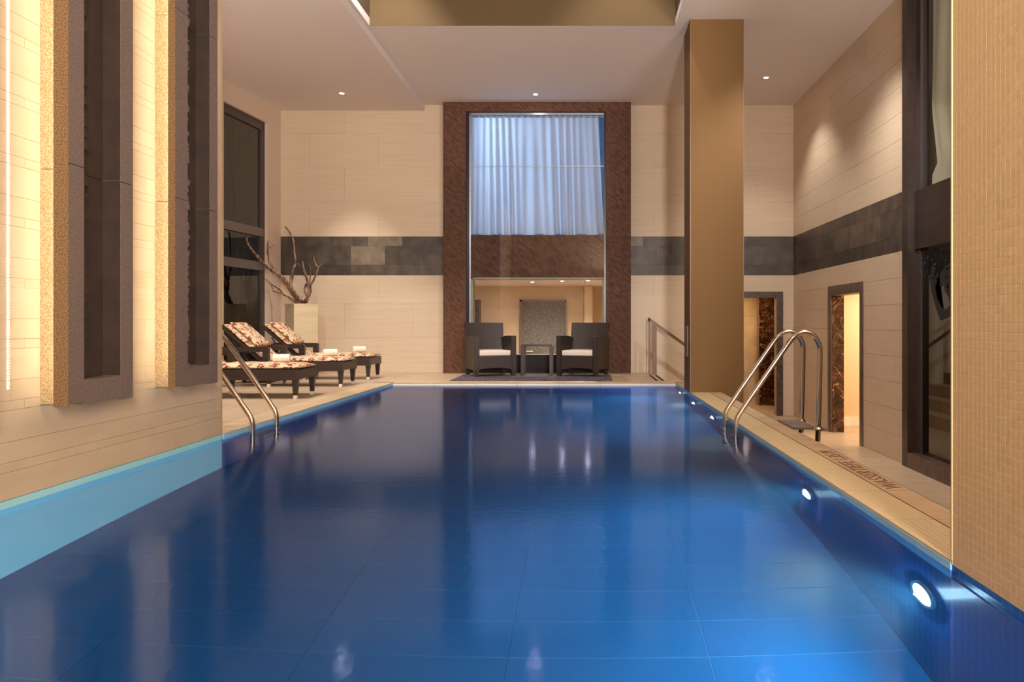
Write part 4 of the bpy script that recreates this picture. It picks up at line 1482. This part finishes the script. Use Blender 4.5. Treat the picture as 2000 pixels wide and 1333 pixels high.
def zp(zx, zy, D):
    return P(470 + zx / 7.017, 430 + zy / 7.017, D)
br = [
    ([(800, 1150), (740, 1030), (690, 950), (620, 860), (540, 760), (430, 690), (330, 620), (250, 520), (160, 420), (90, 320), (85, 240)], 0.046, 0.010, -0.35),
    ([(600, 810), (480, 700), (420, 640), (390, 540), (370, 420), (378, 290)], 0.030, 0.009, 0.25),
    ([(375, 400), (430, 350), (485, 330)], 0.012, 0.005, 0.3),
    ([(690, 960), (680, 880), (700, 780), (710, 700), (762, 600), (735, 450), (722, 270), (670, 160), (608, 85)], 0.030, 0.009, 0.1),
    ([(722, 280), (750, 300)], 0.010, 0.005, 0.1),
    ([(760, 1145), (700, 1090), (620, 1040), (540, 1000), (440, 970)], 0.022, 0.010, -0.2),
    ([(570, 1000), (550, 965), (500, 930), (420, 880), (340, 810)], 0.015, 0.007, -0.25),
    ([(440, 945), (425, 900), (400, 865)], 0.010, 0.006, -0.2),
    ([(870, 1150), (920, 1060), (955, 980), (955, 900), (1000, 820), (1045, 720), (1060, 650), (1130, 597)], 0.030, 0.006, 0.2),
    ([(1055, 650), (1010, 570), (1003, 490)], 0.010, 0.008, 0.15),
    ([(900, 1120), (925, 1000), (925, 880), (900, 760), (860, 650), (850, 570)], 0.026, 0.007, 0.05),
    ([(885, 770), (840, 650), (780, 597)], 0.014, 0.006, 0.1),
    ([(940, 880), (960, 740), (955, 640), (928, 600)], 0.014, 0.005, 0.25),
    ([(900, 1030), (870, 950), (905, 860)], 0.014, 0.016, -0.1),
    ([(845, 1150), (838, 1090), (842, 1040)], 0.007, 0.003, 0.0),
    ([(830, 1150), (850, 1135), (900, 1140)], 0.030, 0.025, 0.0),
]
root = Vector((ctr.x, ctr.y, ZP))
dw = thing('driftwood', 'gnarled bare driftwood branches rising from the cream planter', 'driftwood', root)
bm = BM()
for k, (pl, r0, r1, sw) in enumerate(br):
    n = len(pl)
    pts = []
    for i, (a, b) in enumerate(pl):
        hgt = (1150 - b) / 1150
        px_ = 470 + a / 7.017
        pts.append(zp(a, min(b, 1128), ctr.y + sw * hgt * 0.5 - max(0.0, 590 - px_) * 0.0105))
    pts = smooth_path(pts, it=2)
    m_ = len(pts)
    rads = []
    rr = random.Random(k)
    for i in range(m_):
        u = i / (m_ - 1)
        r = r0 + (r1 - r0) * u ** 0.8
        rads.append(r * (1 + 0.18 * math.sin(i * 1.9 + k) + rr.uniform(-0.08, 0.08)))
        pts[i] = pts[i] + Vector((rr.uniform(-1, 1), rr.uniform(-1, 1), rr.uniform(-1, 1))) * r * 0.15
    # fluted, twisting section
    rings = []
    up = None
    seg = 12
    for i in range(m_):
        tg = (pts[min(i + 1, m_ - 1)] - pts[max(i - 1, 0)]).normalized()
        if up is None: up = Vector((0, 1, 0))
        s = tg.cross(up).normalized(); up = s.cross(tg).normalized()
        ring = []
        for q in range(seg):
            a = 2 * PI * q / seg
            f = 1 + 0.22 * math.sin(3 * a + i * 0.35 + k) + 0.08 * math.sin(5 * a - i * 0.5)
            ring.append(bm.verts.new(pts[i] - root + (s * math.cos(a) + up * math.sin(a)) * rads[i] * f))
        rings.append(ring)
    for i in range(m_ - 1):
        for q in range(seg):
            bm.faces.new((rings[i][q], rings[i][(q + 1) % seg], rings[i + 1][(q + 1) % seg], rings[i + 1][q]))
    bm.faces.new(rings[0][::-1]); bm.faces.new(rings[-1])
finish('branches', bm, M['wood'], dw, smooth=True)
